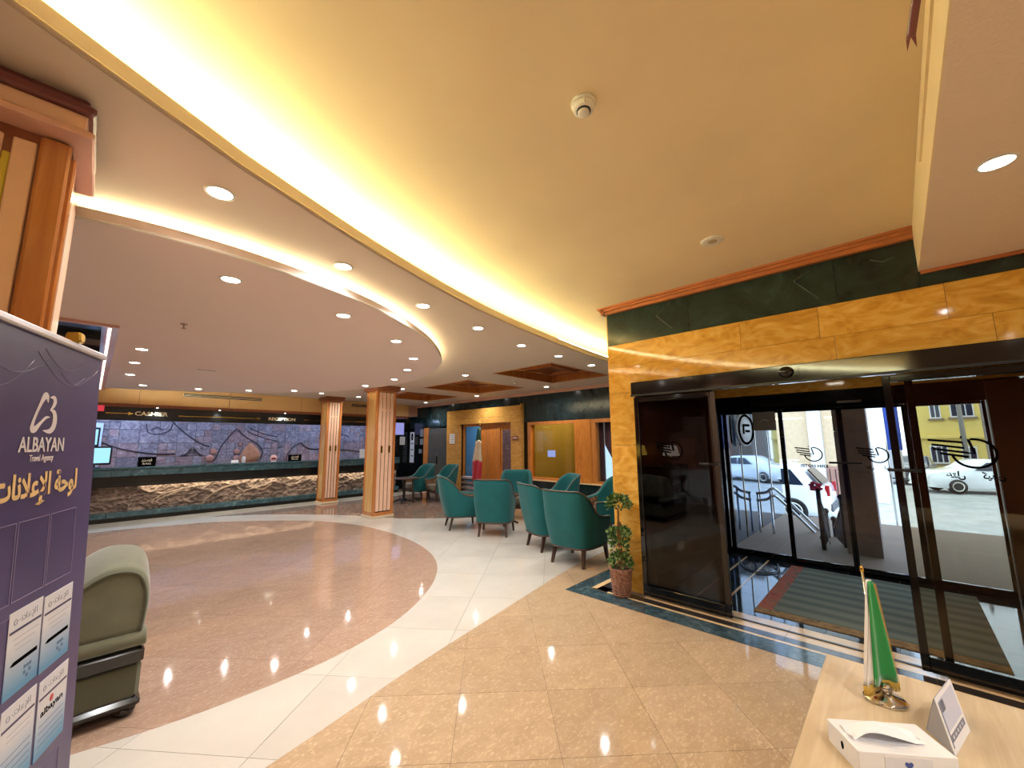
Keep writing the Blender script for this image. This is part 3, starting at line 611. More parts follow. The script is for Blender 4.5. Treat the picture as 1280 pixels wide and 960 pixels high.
for (cx, cz, r) in ((2.30,1.40,.085), (2.23,1.22,.09), (2.83,1.39,.075), (2.83,1.20,.075), (2.9,1.58,.05)):
    MB().xf(Matrix.Identity(4)).lathe([(r, 0), (r, .03), (r*.7, .045), (.01, .05)], n=20).xf(Matrix.Translation((cx, -.05, cz)) @ Matrix.Rotation(radians(90), 4, 'X')).build('relief_disc', rosec, mu)
lf = catmull([(2.92,1.10),(2.93,1.3),(3.05,1.52),(3.12,1.62),(3.3,1.5),(3.42,1.3),(3.35,1.12),(3.1,1.06)], 5, True)
q = MB(); q.sweep([[(x, -.045, z) for x, z in lf], [(3.16+(x-3.16)*.94, -.075, 1.32+(z-1.32)*.94) for x, z in lf], [(3.16+(x-3.16)*.5, -.09, 1.32+(z-1.32)*.5) for x, z in lf]], True); q.build('relief_leaf', leafm, mu)
# reception light trough
rl = thing('reception_lamp_trough', 'cool white lamp trough over the mural behind the board', 'lamp', (0, 12.62, 2.36))
MB().box(-2.5, 7.0, -.07, .07, .02, .06).build('housing', M['blackm'], rl)
for a, b, s in ((-2.4, .9, 34), (1.05, 2.4, 18), (2.6, 4.0, 15), (4.2, 5.4, 24), (5.6, 6.9, 20)):
    MB().box(a, b, -.05, .05, 0, .019).build('tube', emat('cool_tube', (178, 206, 255), s), rl)
structure('ceiling', MB().box(-4.0, 7.4, YC+.5, 13.44, 2.43, 2.46), M['blackm'], 'dark ceiling inside the reception booth')
# things on the desk
cream = mat('ivory_letters', (236, 228, 200), .4)
def desk_sign(x, y, lab, w=.30, h=.20, body='\uFEAA\uFEE8\uFEBC\uFED4', pl=M['ink'], tm=cream):
    t = thing('desk_sign', lab, 'sign', (x, y, 1.12))
    MB().bbox(-w/2, w/2, -.012, .012, 0.004, h, .004).build('plate', pl, t); MB().bbox(-w/2+.01, w/2-.01, -.04, .04, 0, .012, .003).build('foot', M['ink'], t)
    textmesh(body, .10, xz(0, h*.52, -.0135), .001, 'lettering', tm, t, .002, width=w*.62)
    textmesh(body[::-1], .08, xz(0, h*.20, -.0135), .001, 'lettering', tm, t, .002, width=w*.5)
desk_sign(.90, 12.14, 'black desk sign with ivory script at the cashier end')
desk_sign(3.95, 12.14, 'black desk sign with ivory script left of the far column', .34, .17)
t = thing('pump_bottle', 'white pump bottle standing on the reception counter', 'bottle', (2.74, 12.15, 1.12))
MB().lathe([(.035, 0), (.042, .01), (.042, .12), (.03, .15), (.012, .16)], n=14).build('body', M['white_p'], t)
MB().lathe([(.014, .16), (.014, .185), (.005, .19), (.005, .22)], n=10).tube([(0, 0, .218), (-.04, 0, .214)], .006, 6).build('pump', M['chrome'], t)
t = thing('card_holder', 'small white card holder left of the pump bottle', 'card holder', (2.55, 12.13, 1.12))
MB().bbox(-.08, .08, -.03, .03, 0, .012, .003).build('base', M['white_p'], t); MB().add([(-.075, -.02, .012), (.075, -.02, .012), (.075, .015, .075), (-.075, .015, .075), (-.075, -.012, .012), (.075, -.012, .012), (.075, .02, .07), (-.075, .02, .07)], [(0,1,2,3),(7,6,5,4),(0,4,5,1),(1,5,6,2),(2,6,7,3),(3,7,4,0)]).build('card', M['white_p'], t)
t = thing('round_sign', 'pink rounded sign on the reception counter under the reception lettering', 'sign', (3.42, 12.13, 1.12))
MB().lathe([(.085, -.008), (.09, 0), (.085, .008)], n=24).xf(Matrix.Translation((0, 0, .085)) @ Matrix.Rotation(radians(90), 4, 'X')).build('plate', mat('pale_pink', (226, 180, 176), .4), t)
MB().bbox(-.05, .05, -.008, .008, .06, .10, .002).xf(Matrix.Translation((0, -.010, 0))).build('mark', mat('brick_red', (140, 48, 52), .4), t)
MB().bbox(-.06, .06, -.03, .03, 0, .01, .003).build('foot', M['white_p'], t)
t = thing('notice_sheet', 'white sheet in a stand between the two columns', 'notice', (5.9, 12.13, 1.12))
MB().bbox(-.10, .10, -.004, .004, .01, .28, .002).build('sheet', M['white_p'], t); MB().bbox(-.06, .06, -.04, .04, 0, .01, .002).build('foot', M['chrome'], t)
# monitors at the left end
scr = emat('blue_screen', (150, 206, 240), .9)
t = thing('monitor', 'black framed monitor with pale blue screen on the cashier counter', 'monitor', (.06, 12.1, 1.12), radians(6))
MB().bbox(-.27, .27, -.02, .02, .06, .44, .008).build('casing', M['blackm'], t); MB().box(-.24, .24, -.024, -.0205, .10, .41).build('screen', scr, t)
MB().bbox(-.04, .04, 0, .04, .01, .12, .005).build('stand', M['blackm'], t); MB().bbox(-.12, .12, -.08, .10, 0, .012, .004).build('foot', M['blackm'], t)
t = thing('partition_panel', 'pale blue white panel at the left end of the mural', 'panel', (.0, 13.30, 0))
MB().bbox(-.30, .16, -.02, .02, 1.10, 2.10, .006).build('panel', mat('pale_blue_panel', (196, 208, 226), .5), t)
t = thing('wall_screen', 'small black framed blue screen above the counter monitor', 'monitor', (0.0, 12.95, 0))
MB().bbox(-.14, .12, -.02, .02, 1.55, 1.98, .006).build('casing', M['blackm'], t); MB().box(-.11, .09, -.024, -.0205, 1.60, 1.94).build('screen', scr, t)
MB().tube([(-.01, 0.03, 1.0), (-.01, .03, 1.9)], .02, 8).box(-.1, .08, -.05, .1, .98, 1.0).build('post', M['blackm'], t)
t = thing('exit_light', 'small red lit box at the left end of the black board', 'sign', (.02, YC+.05, 2.40)); MB().bbox(-.10, .10, -.03, .03, -.10, .02, .006).build('box', emat('red_lamp', (200, 60, 70), .7), t)
# dark end wall right of the desk with notices
we = structure('wall_reception_end', MB().box(7.10, 7.89, 12.70, 12.85, 0, ZM), M['blackmarble'], 'black marble wall at the right end of the reception')
MB().box(7.42, 7.89, 12.2, 12.70, 2.50, ZM-.002).build('pink_bulkhead', mat('rose_plaster', (206, 160, 138), .5), we)
def paper(nm, lab, cat, loc, w, h, axis='x', m=None, body=None, mark=True):
    t = thing(nm, lab, cat, loc)
    if axis == 'x': f = lambda a, b, c, d, e=0, g=-.004: MB().box(g, e, a, b, c, d)
    else: f = lambda a, b, c, d, e=0, g=-.004: MB().box(a, b, g, e, c, d)
    f(-w/2, w/2, -h/2, h/2).build('sheet', m or M['white_p'], t)
    if mark:
        for k in range(4):
            z = h*(.32-.2*k); f(-w*.33, w*(.33-.12*(k % 2)), z-h*.02, z+h*.02, -.0041, -.0055).build('printed_line', M['groove'], t)
    return t
t = paper('tall_notice', 'tall white notice strip on the black marble beside the grey door', 'notice', (7.882, 12.47, 1.43), .26, 1.06)
MB().box(-.0055, -.0041, -.06, .06, .25, .48).build('dark_emblem', M['ink'], t)
paper('pinned_notice', 'upper of the small framed notices left of the grey door', 'notice', (7.882, 11.88, 1.92), .20, .26, m=mat('dim_paper', (120, 126, 130), .4))
paper('pinned_notice', 'middle small framed notice left of the grey door', 'notice', (7.882, 11.88, 1.62), .20, .20, m=bpy.data.materials['dim_paper'])
paper('pinned_notice', 'lower small dark notice left of the grey door', 'notice', (7.882, 11.95, 1.30), .18, .14, m=bpy.data.materials['dim_paper'])
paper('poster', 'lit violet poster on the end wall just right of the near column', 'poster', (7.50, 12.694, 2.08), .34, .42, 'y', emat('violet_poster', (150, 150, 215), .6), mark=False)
paper('pinned_notice', 'white notice below the violet poster', 'notice', (7.62, 12.694, 1.66), .20, .28, 'y')
paper('pinned_notice', 'white notice peeking out behind the near column', 'notice', (7.20, 12.694, 1.33), .16, .42, 'y')
paper('pinned_notice', 'white notice on the left onyx pier of the portal', 'notice', (7.792, 10.06, 1.70), .26, .30)
t = thing('name_plate', 'small dark red name plate on the right onyx pier of the portal', 'sign', (7.792, 7.36, 1.70)); MB().bbox(-.01, 0, -.12, .12, -.05, .05, .003).build('plate', M['wood_dk'], t); MB().box(-.0115, -.0101, -.08, .08, -.012, .012).build('printed_line', M['gold_l'], t)
t = paper('framed_certificate', 'small dark framed certificate behind the amber window', 'picture', (9.93, 6.75, 1.72), .40, .28, m=mat('certificate', (196, 190, 150), .5))
for b in ((-.22, .22, .14, .17), (-.22, .22, -.17, -.14), (-.22, -.19, -.14, .14), (.19, .22, -.14, .14)): MB().box(-.02, 0, *b).build('frame_bar', M['ink'], t)
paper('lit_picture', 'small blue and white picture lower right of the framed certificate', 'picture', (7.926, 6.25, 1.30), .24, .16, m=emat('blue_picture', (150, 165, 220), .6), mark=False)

# ================================================================== COLUMNS
def column(x, y, w, d, top, lab, small=True):
    t = thing('column', lab, 'column', (x, y, 0)); e = .055; zt = top
    MB().bbox(-.02, w+.02, -.02, d+.02, 0, .05, .006).build('plinth', M['plinth'], t)
    MB().box(.03, w-.03, .03, d-.03, .05, zt-.02).build('core', M['gap'], t)
    for (a, b) in ((0, 0), (w-e, 0), (0, d-e), (w-e, d-e)): MB().bbox(a, a+e, b, b+e, .05, zt-.02, .006).build('corner_post', M['colwood'], t)
    MB().box(e, w-e, .003, .03, .05, .12).box(.003, .03, e, d-e, .05, .12).build('bottom_rail', M['colwood'], t)
    MB().bbox(.012, .03, e, d-e, .12, zt-.03, .004).build('side_panel', M['colyellow'], t)
    n = 4; iw = w-2*e-.02; g = .016; sw = (iw-(n-1)*g)/n
    for k in range(n):
        a = e+.01+k*(sw+g); MB().bbox(a, a+sw, .006, .03, .14, zt-.03, .005).build('slat', M['slat'], t)
    MB().box(e+.01, w-e-.01, .012, .03, 2.30, 2.34).build('cross_rail', M['slat'], t)
    for a in (e+.01+sw, e+.01+3*sw+2*g): MB().bbox(a-.014, a+g+.014, -.014, .006, 1.38, 1.53, .004).build('brass_plate', M['brass'], t)
    MB().box(0.0, w, 0.0, d, zt-.02, zt).build('neck', M['colwood'], t)
    c = MB(); z = zt
    for q, h in ((.03, .022), (.06, .03), (.045, .02), (.075, .03)):
        c.bbox(-q, w+q, -q, d+q, z, z+h, .008); z += h
    c.box(-.05, w+.05, -.05, d+.05, z, ZM-.0005); c.build('capital', M['wood_dk' if small else 'crown_or'], t)
column(4.27, 8.21, .48, .47, 2.74, 'nearer square wooden column with salmon slats, right of the other')
column(4.38, 11.19, .41, .41, 2.74, 'farther square wooden column with salmon slats before the reception desk')
# big pillar close to the camera
px1, py0 = -.155, 2.09
t = thing('column', 'large salmon and wood pillar close by at the left, behind the banner', 'column', (px1, py0, 0)); w = .62
MB().box(-w+.02, -.02, .02, w-.02, 0, 2.72).build('core', M['wood_dk'], t)
MB().bbox(-.075, 0, 0, .08, 0, 2.695, .008).build('corner_post', M['colwood'], t)
MB().bbox(-.012, .014, .03, .09, 0, 2.66, .006).build('edge_bead', M['colwood'], t)
MB().bbox(-w, -w+.075, 0, .08, 0, 2.695, .008).build('corner_post', M['wood_dk'], t)
a = -.08
for k, (ww, m, z1) in enumerate(((.055, 'slat', 2.66), (.020, 'yellowstrip', 2.60), (.055, 'slat', 2.66), (.020, 'yellowstrip', 2.62), (.055, 'slat', 2.66), (.02, 'yellowstrip', 2.6), (.055, 'slat', 2.66), (.02, 'yellowstrip', 2.6), (.05, 'slat', 2.66), (.02, 'yellowstrip', 2.6), (.05, 'slat', 2.66))):
    MB().bbox(a-ww, a-.001, .008 if m == 'slat' else .014, .03, 0, z1, .003).build('slat' if m == 'slat' else 'inlay_strip', M[m], t); a -= ww
MB().box(-w, 0, .03, w, 2.66, 2.70).build('neck', M['wood_dk'], t)
MB().box(-.02, 0, .1, w-.05, 0, 2.66).build('side_panel', M['slat'], t)
MB().bbox(-w-.06, .055, -.09, w-.20, 2.70, 2.725, .006).build('capital_slab', M['crown_pink'], t)
MB().bbox(-w-.04, .03, -.05, w-.23, 2.725, 2.80, .004).build('capital_frieze', M['slat'], t)
MB().bbox(-w-.06, .05, -.075, w-.22, 2.80, 2.835, .008).bbox(-w-.03, .03, -.04, w-.25, 2.835, ZM-.0005, .006).build('capital_crown', M['crown_red'], t)

# ================================================================== LAMPS IN THE CEILINGS
def downlight(x, y, z, lab, e=DL_E, r=.055, spot=True):
    t = thing('recessed_downlight', lab, 'ceiling light', (x, y, z))
    MB().lathe([(r+.014, 0), (r+.012, -.006), (r, -.007), (r, -.001)], n=20, cap=False).build('trim_ring', M['white_g'], t)
    MB().lathe([(r, -.003), (r*.98, -.005), (r*.01, -.006)], n=20).build('lens', M['lens'], t)
    l = bpy.data.lights.new('downlight', 'SPOT'); l.energy = e; l.spot_size = radians(165); l.spot_blend = .8; l.shadow_soft_size = .018; l.color = (1.0, .97, .93)
    o = bpy.data.objects.new('bulb', l); C.objects.link(o); o.parent = t; o.location = (0, 0, -.012)
MIDL = [(0.33,2.37),(1.14,2.78),(2.03,3.09),(2.89,3.29),(3.84,3.50),(4.73,3.56),(5.72,3.62)]
ordn = ['first', 'second', 'third', 'fourth', 'fifth', 'sixth', 'seventh', 'eighth', 'ninth', 'tenth', 'eleventh', 'twelfth', 'thirteenth', 'fourteenth']
for k, (x, y) in enumerate(MIDL): downlight(x, y, ZM, 'recessed downlight between the two glowing coves, %s counting from the big pillar' % ordn[k])
for x, y, lab in ((4.84,5.87,'recessed downlight left of the first two wooden coffers'), (7.25,5.83,'recessed downlight between coffers and wall, above the amber window'), (7.3,8.35,'recessed downlight by the wall above the onyx portal'), (5.02,8.44,'recessed downlight just right of the nearer column head'), (5.04,10.76,'recessed downlight behind the nearer column'), (3.98,10.6,'recessed downlight beside the head of the farther column'), (7.35,10.9,'recessed downlight by the wall above the grey door'), (7.3,3.9,'recessed downlight in the corner above the curtained window')): downlight(x, y, ZM, lab, DL_E if x < 7 else DL_E*1.4)
OVL = [(0.56,3.23),(1.45,3.47),(2.26,3.96),(2.92,4.65),(3.32,5.45),(3.67,6.45),(3.68,7.58),(2.93,9.34),(2.23,9.96),(1.43,10.36),(0.58,10.40),(0.33,8.93),(0.31,7.57),(0.31,6.43)]
for k, (x, y) in enumerate(OVL): downlight(x, y, ZO, 'recessed downlight in the oval ceiling, %s round the rim from the left front' % ordn[k])
downlight(2.72, -.45, 2.84, 'recessed downlight in the rough dropped ceiling at the upper right', DL_E*.8)
for k, (x, y, z) in enumerate([(-1.6, -1.6, 2.84), (.8, -2.4, 2.84), (2.9, -2.4, 2.84), (-1.6, -3.2, 2.84), (.8, -1.1, 2.84)]): downlight(x, y, z, 'added unseen downlight behind the camera, %s from the left' % ordn[k], DL_E*1.9)  # unseen downlights added to brighten this end of the room by floor bounce
for k, (x, y) in enumerate([(-1.8, 3.9), (-3.2, 3.2), (-3.4, 6.0), (-3.4, 9.5)]): downlight(x, y, ZO if k == 0 else ZM, 'recessed downlight out of view at the far left, %s from the front' % ordn[k])
# vestibule, office and side room lamps
def panel_lamp(x, y, z, w, d, s, lab, col=(255, 246, 230)):
    t = thing('ceiling_panel_lamp', lab, 'ceiling light', (x, y, z)); MB().bbox(-w-.02, w+.02, -d-.02, d+.02, -.02, 0, .004).build('frame', M['white_g'], t)
    MB().box(-w, w, -d, d, -.024, -.0205).build('diffuser', emat('panel_glow', col, min(s, 12)), t)
    l = bpy.data.lights.new('panel_bulb', 'AREA'); l.energy = s*w*d*14; l.size = w*1.8; l.color = s2l(col)
    o = bpy.data.objects.new('bulb', l); C.objects.link(o); o.parent = t; o.location = (0, 0, -.03)
panel_lamp(9.3, 10.6, ZU, .5, .7, 5, 'square lamp in the office behind the portal', (220, 235, 255))
panel_lamp(9.0, 6.0, ZU, .35, .35, 14, 'square lamp in the room behind the amber window')
panel_lamp(5.3, .6, 2.45, .10, .10, 12, 'small lamp in the vestibule ceiling')
t = thing('smoke_detector', 'white smoke detector on the ochre ceiling', 'smoke detector', (1.45, .91, ZU))
MB().lathe([(.058, 0), (.058, -.010), (.048, -.014)], n=28).build('base', M['white_g'], t)
MB().lathe([(.05, -.014), (.052, -.022), (.047, -.040), (.036, -.044)], n=28).build('chamber', M['white_g'], t)
MB().lathe([(.034, -.044), (.034, -.047)], n=24).build('vent_ring', M['gap'], t)
MB().lathe([(.026, -.044), (.027, -.056), (.02, -.060)], n=24).build('sensor_cap', M['white_g'], t)
MB().bbox(-.045, -.030, -.035, -.028, -.045, -.012, .002).build('clip', M['white_g'], t)
t = thing('ceiling_speaker', 'round flush speaker on the ochre ceiling above the sliding door', 'speaker', (3.27, .91, ZU))
MB().lathe([(.085, 0), (.082, -.012), (.066, -.014)], n=28).build('rim', M['white_g'], t); MB().lathe([(.064, -.006), (.062, -.013), (.01, -.015)], n=28).build('grille', mat('speaker_grille', (176, 160, 128), .6), t)
t = thing('sprinkler', 'small sprinkler head hanging from the oval ceiling', 'sprinkler', (.50, 4.79, ZO)); MB().lathe([(.03, 0), (.028, -.006)], n=14).build('plate', M['chrome'], t); MB().tube([(0, 0, -.006), (0, 0, -.04)], .007, 6).lathe([(.02, -.045), (.02, -.042)], n=12).build('head', M['chrome'], t)
t = thing('ceiling_badge', 'small flat white vent cover at the back of the oval ceiling', 'vent', (1.13, 7.65, ZO)); MB().bbox(-.12, .12, -.05, .05, -.012, 0, .004).build('cover', M['white_g'], t)
t = thing('sprinkler', 'small white detector between the two nearest wooden coffers', 'smoke detector', (6.2, 5.85, ZM)); MB().lathe([(.05, 0), (.048, -.02), (.03, -.04)], n=18).build('cover', M['white_g'], t)
# ================================================================== ENTRANCE DOORS
LOGO = [[(120,215),(420,250),(432,320),(150,275),(162,332),(440,376),(512,392),(475,212)], [(215,388),(455,430)], [(408,183),(424,187)]]
arc = [(505+185*cos(radians(a)), 385+175*sin(radians(a))) for a in range(-100, 174, 8)]
LOGO[0] += arc[1:]
def logo(x, yc, zc, d, par, m):
    """logo read from outside, so mirrored when seen from the lobby; drawn on the pane at x"""
    k = d/350; mb = MB()
    for st in LOGO:
        mb.tube([(x, yc-(u-505)*k, zc-(v-385)*k) for u, v in st], .0075 if d > .16 else .006, 4, smooth=False)
    mb.build('door_emblem', m, par)
def mirrored(body, x, yc, zc, w, size, par, m):
    # local x runs towards +Y: mirrored from inside, readable from the street
    textmesh(body, size, frame_m(Vector((x, yc, zc)), (0, 1, 0), (0, 0, 1)), .0006, 'lettering', m, par, .002, width=w)
FA_HOTEL = '\uFEDE\uFE98\uFEEB'; FA_NAME = '\uFEB6\uFEF4\uFEDB'
hd = thing('door_operator', 'long glossy black sliding door header with sensor over the entrance', 'door header', (XE, 0, 0))
MB().bbox(-.10, -.002, -1.9, 2.09, 2.085, 2.238, .006).build('cover', M['black'], hd)
MB().box(-.112, -.10, -1.9, 2.09, 2.08, 2.10).build('bottom_lip', M['blackm'], hd)
sp = MB().sphere((-.108, .64, 2.175), (.045, .055, .05), 16, 10); sp.build('motion_sensor', M['black'], hd)
MB().bbox(-.104, -.1005, .55, .73, 2.135, 2.215, .002).build('sensor_plate', M['black'], hd)
def leaf(name, x, y0, y1, z0, z1, st, lab, glass, railb=.09, railt=.05, side=-1, tk=.04, group=None, hy=None, emblem=None):
    t = thing(name, lab, 'door', (x, (y0+y1)/2, 0)); h = (y1-y0)/2
    for s in (-1, 1): MB().bbox(-tk/2, tk/2, min(s*h, s*(h-st)), max(s*h, s*(h-st)), z0, z1, .004).build('stile', M['black'], t)
    MB().bbox(-tk/2, tk/2, -h+st, h-st, z0, z0+railb, .004).build('bottom_rail', M['black'], t); MB().bbox(-tk/2, tk/2, -h+st, h-st, z1-railt, z1, .004).build('top_rail', M['black'], t)
    MB().box(-.004, .004, -h+st, h-st, z0+railb, z1-railt).build('pane', glass, t)
    if hy is not None:
        MB().tube([(-tk/2-.03, hy-.09, 1.375), (-tk/2-.03, hy+.09, 1.375)], .011, 8).tube([(-tk/2, hy-.05, 1.375), (-tk/2-.03, hy-.05, 1.375)], .008, 6).tube([(-tk/2, hy+.05, 1.375), (-tk/2-.03, hy+.05, 1.375)], .008, 6).build('latch_bar', M['blackm'], t)
    return t
ink = M['ink']
ll = leaf('sliding_door', 4.14, 1.24, 2.08, .02, 2.075, .05, 'left sliding leaf of smoked glass parked beside the potted plant', M['glass_shaded'], railb=.10, hy=-.33)
logo(-.009, 0.02, 1.50, .17, ll, ink); mirrored('KISH HOTEL', -.009, .02, 1.335, .26, .05, ll, ink)
rl2 = leaf('sliding_door', 4.14, -.82, .05, .02, 2.075, .045, 'right sliding leaf of smoked glass in front of the street view', M['glass_smoke'], railb=.10, hy=.38)
logo(-.009, .03, 1.50, .19, rl2, ink); mirrored(FA_HOTEL, -.009, .13, 1.335, .09, .06, rl2, ink); mirrored(FA_NAME, -.009, -.04, 1.335, .10, .06, rl2, ink)
for s, y0, y1, lab in ((1, 1.30, 2.075, 'fixed dark glass side light behind the left sliding leaf'), (-1, -.82, -.07, 'fixed smoked glass side light behind the right sliding leaf')):
    t = leaf('side_light', 4.225, y0, y1, .01, 2.08, .045, lab, M['glass_clear'], railb=.05)
MB().box(4.21, 4.235, -.82, 2.08, .0, .006).build('floor_track', M['blackm'], floor)
# outer doors
oh = thing('door_operator', 'black sliding door header of the outer street doors', 'door header', (6.55, 0, 0))
MB().bbox(-.09, .10, -.95, 1.968, 2.0, 2.22, .006).build('cover', M['black'], oh)
MB().bbox(-.12, -.092, .28, .52, 2.05, 2.075, .003).build('beam_sensor', M['chrome'], oh)
MB().bbox(-.20, .25, -.05, .05, 0, .14, .01).xf(Matrix.Translation((-.02, .8, 2.17)) @ Matrix.Scale(.3, 4)).build('status_lamp', M['chrome'], oh)
structure('trim_10', MB().bbox(6.44, 6.70, -.995, 1.968, 2.222, 2.448, .004), M['onyx'], 'honey onyx band over the outer street doors')
pan = [(1.15, 1.86), (.52, 1.15), (-.08, .52), (-.70, -.08)]
lb = ['outermost left glass panel of the outer street doors', 'second glass panel of the outer street doors, with the emblem over the white car', 'third glass panel of the outer street doors, before the brown pillar', 'right end glass panel of the outer street doors']
for k, (a, b) in enumerate(pan):
    t = leaf('street_door', 6.55 if k in (0, 3) else 6.52, a, b, .0, 2.0, .028, lb[k], M['glass_clear'], railb=.08, railt=.03, tk=.035)
    h = (b-a)/2
    if k == 1: logo(-.006, -.01, 1.41, .175, t, ink); mirrored('KISH HOTEL', -.006, .0, 1.245, .30, .05, t, ink)
    if k == 2: logo(-.006, -.02, 1.41, .175, t, ink); mirrored(FA_HOTEL, -.006, .07, 1.25, .08, .05, t, ink); mirrored(FA_NAME, -.006, -.10, 1.25, .09, .05, t, ink)
t = thing('push_bar', 'short black bar across the meeting stiles of the outer doors', 'door handle', (6.48, .51, 1.31)); MB().tube([(0, -.16, 0), (0, .16, 0)], .012, 8).build('bar', M['blackm'], t)
structure('trim_11', MB().box(6.40, 6.70, 1.86, 1.968, 0, 2.2), M['black'], 'black jamb left of the outer doors')
structure('trim_12', MB().box(6.42, 6.70, -1.0, -.705, 0, 2.2), M['chairwood'], 'brown wooden jamb right of the outer doors')
t = thing('hanging_notice', 'grey notice sheet stuck to the top of the left outer door', 'notice', (6.50, 1.34, 1.86)); MB().box(-.004, 0, -.14, .14, -.13, .13).build('sheet', mat('grey_sheet', (120, 116, 108), .6), t); MB().tube([(-.006, -.06, .0), (-.006, .0, .02), (-.006, .07, -.02)], .006, 4).build('printed_line', M['white_p'], t)
# umbrella-like rod on the vestibule floor and the carpet
cw = thing('carpet', 'striped grey teal carpet with tan border in the vestibule', 'carpet', (0, 0, 0))
stripe = ramp_mat('striped_pile', [(0.1, (92, 106, 102)), (0.45, (106, 120, 114)), (0.75, (120, 130, 122))], 1.0, (1.5, .4, 1), .95, 1.2, 3, kind='wave', bump=.3)
tan = ramp_mat('tan_pile_border', [(0.3, (104, 84, 58)), (0.6, (164, 134, 92)), (0.8, (92, 70, 56))], 14, (1, 1, 1), .95, 1.0)
redp = ramp_mat('red_patterned_border', [(0.3, (150, 66, 58)), (0.5, (176, 104, 84)), (0.62, (92, 98, 92)), (0.8, (130, 52, 46))], 11, (1, 1, 1), .95, .6)
MB().box(4.62, 6.36, -.40, 1.03, -.0045, .010).build('pile', stripe, cw); MB().box(4.50, 4.62, -.40, 1.16, -.0045, .009).build('front_border', tan, cw)
MB().box(4.62, 6.36, 1.03, 1.16, -.0045, .009).build('side_border', redp, cw)
t = thing('floor_cable', 'black looped cable on the vestibule floor beside the carpet', 'cable', (0, 0, 0)); MB().tube(catmull([(6.3, 1.75, .012), (5.9, 1.6, .012), (5.75, 1.38, .012), (5.95, 1.24, .012), (6.3, 1.3, .012)], 6), .008, 6).build('cable', M['blackm'], t)

# ================================================================== ARMCHAIRS
def chair_proto():
    t = thing('armchair', 'x', 'chair')
    half = [(.30,.325),(.12,.345),(-.05,.345),(-.18,.338),(-.30,.295),(-.362,.17),(-.37,0)]
    top = [.585,.60,.66,.85,.95,.96,.96]
    P = [(x, y, h) for (x, y), h in zip(half, top)]; P = P+[(x, -y, h) for x, y, h in reversed(P[:-1])]
    Q = catmull(P, 5); n = len(Q)
    def ring_at(i, off, z, k):
        x, y, h = Q[i]; a = Vector(Q[max(0, i-1)][:2]); b = Vector(Q[min(n-1, i+1)][:2]); tt = (b-a).normalized(); nn = Vector((tt.y, -tt.x))
        if nn.dot(Vector((x+.001, y))) < 0: nn = -nn
        lean = max(0, (z-.25))*.16*max(0, min(1, (.15-x)/.5)); s = .90+.10*min(1, (z-.22)/.35)
        return (x*s-lean-nn.x*off, y*s-nn.y*off, z)
    def surf(off, zb, fr=(0, 1), nz=8, zt=0.0):
        rows = []
        for j in range(nz+1):
            rows.append([ring_at(i, off, zb+(Q[i][2]-zt-zb)*j/nz, 0) for i in range(n)])
        return rows
    th = .062
    outer = surf(0, .235); inner = surf(th, .38, zt=.004)
    top1 = [ring_at(i, th*.28, Q[i][2]+.012, 0) for i in range(n)]; top2 = [ring_at(i, th*.72, Q[i][2]+.010, 0) for i in range(n)]
    rows = outer+[top1, top2]+list(reversed(inner))
    MB().sweep(rows, False).build('backrest', M['velvet'], t)
    # closing faces at the front of each arm, upholstered
    for s, e in ((1, 0), (-1, n-1)):
        o = [r[e] for r in outer]+[top1[e], top2[e]]+[r[e] for r in reversed(inner)]+[ring_at(e, th, .235, 0)]
        f = [(x+.012, y, z) for x, y, z in o]
        mb = MB().sweep([o, f], True); mb.build('arm_front', M['paisley'], t)
    k = 9
    for lo, hi in ((0, k), (n-1-k, n-1)):
        r2 = surf(th+.006, .38, zt=.02); MB().sweep([r[lo:hi+1] for r in r2], False).build('arm_lining', M['paisley'], t)
    MB().tube([ring_at(i, -.002, Q[i][2]+.004, 0) for i in range(n)], .009, 6).build('piping', M['piping'], t)
    MB().tube([ring_at(i, .002, .235, 0) for i in range(n)], .013, 6).build('base_moulding', M['chairwood'], t)
    pl = [ring_at(i, .02, .235, 0)[:2] for i in range(n)]
    MB().prism(pl, .225, .30).build('seat_frame', M['chairwood'], t)
    ins = [ring_at(i, th+.012, .38, 0)[:2] for i in range(n)]; ins = [(x*1.0+ (.03 if x > .2 else 0), y) for x, y in ins]
    cu = MB(); c0 = (sum(p[0] for p in ins)/n, 0)
    rg = []
    for z, s in ((.30, .97), (.33, 1.0), (.42, 1.0), (.445, .96), (.455, .85), (.458, .4)): rg.append([(c0[0]+(x-c0[0])*s, y*s, z) for x, y in ins])
    cu.sweep(rg, True).build('seat_cushion', M['seatgrey'], t)
    for x, y, dx, dy in ((.25, .26, .02, .02), (.25, -.26, .02, -.02), (-.22, .22, -.06, .02), (-.22, -.22, -.06, -.02)):
        a, b = .024, .015
        MB().sweep([[(x+dx*s+q*w, y+dy*s+r*w, z) for q, r in ((-1, -1), (1, -1), (1, 1), (-1, 1))] for z, w, s in ((.235, a, 0), (.0, b, 1))], True, smooth=False).build('leg', M['chairwood'], t)
    return t
ch = chair_proto()
chairs = [(5.05,6.18,-28,'teal armchair seen from its side, leftmost of the group at the front'), (5.10,5.31,35,'teal armchair with its broad back to the camera, second from the left of the group'),
 (5.04,4.03,-23,'teal armchair half hidden behind the nearest one, with a worn mark on its back'), (4.72,3.29,2,'nearest and largest teal armchair, beside the potted plant'),
 (6.42,6.05,-140,'teal armchair facing the camera in front of the onyx portal'), (6.22,4.86,148,'teal armchair under the amber window, seen over the other backs'),
 (6.32,3.86,150,'teal armchair partly hidden by the entrance pillar'), (6.62,10.15,175,'left one of the two far teal armchairs by the grey door'), (6.85,9.35,172,'right one of the two far teal armchairs, next to the portal')]
for k, (x, y, a, lab) in enumerate(chairs):
    o = ch if k == 0 else copy_tree(ch); o.location = (x, y, 0); o.rotation_euler = (0, 0, radians(a)); o['label'] = lab; o['group'] = 'teal tub armchairs'
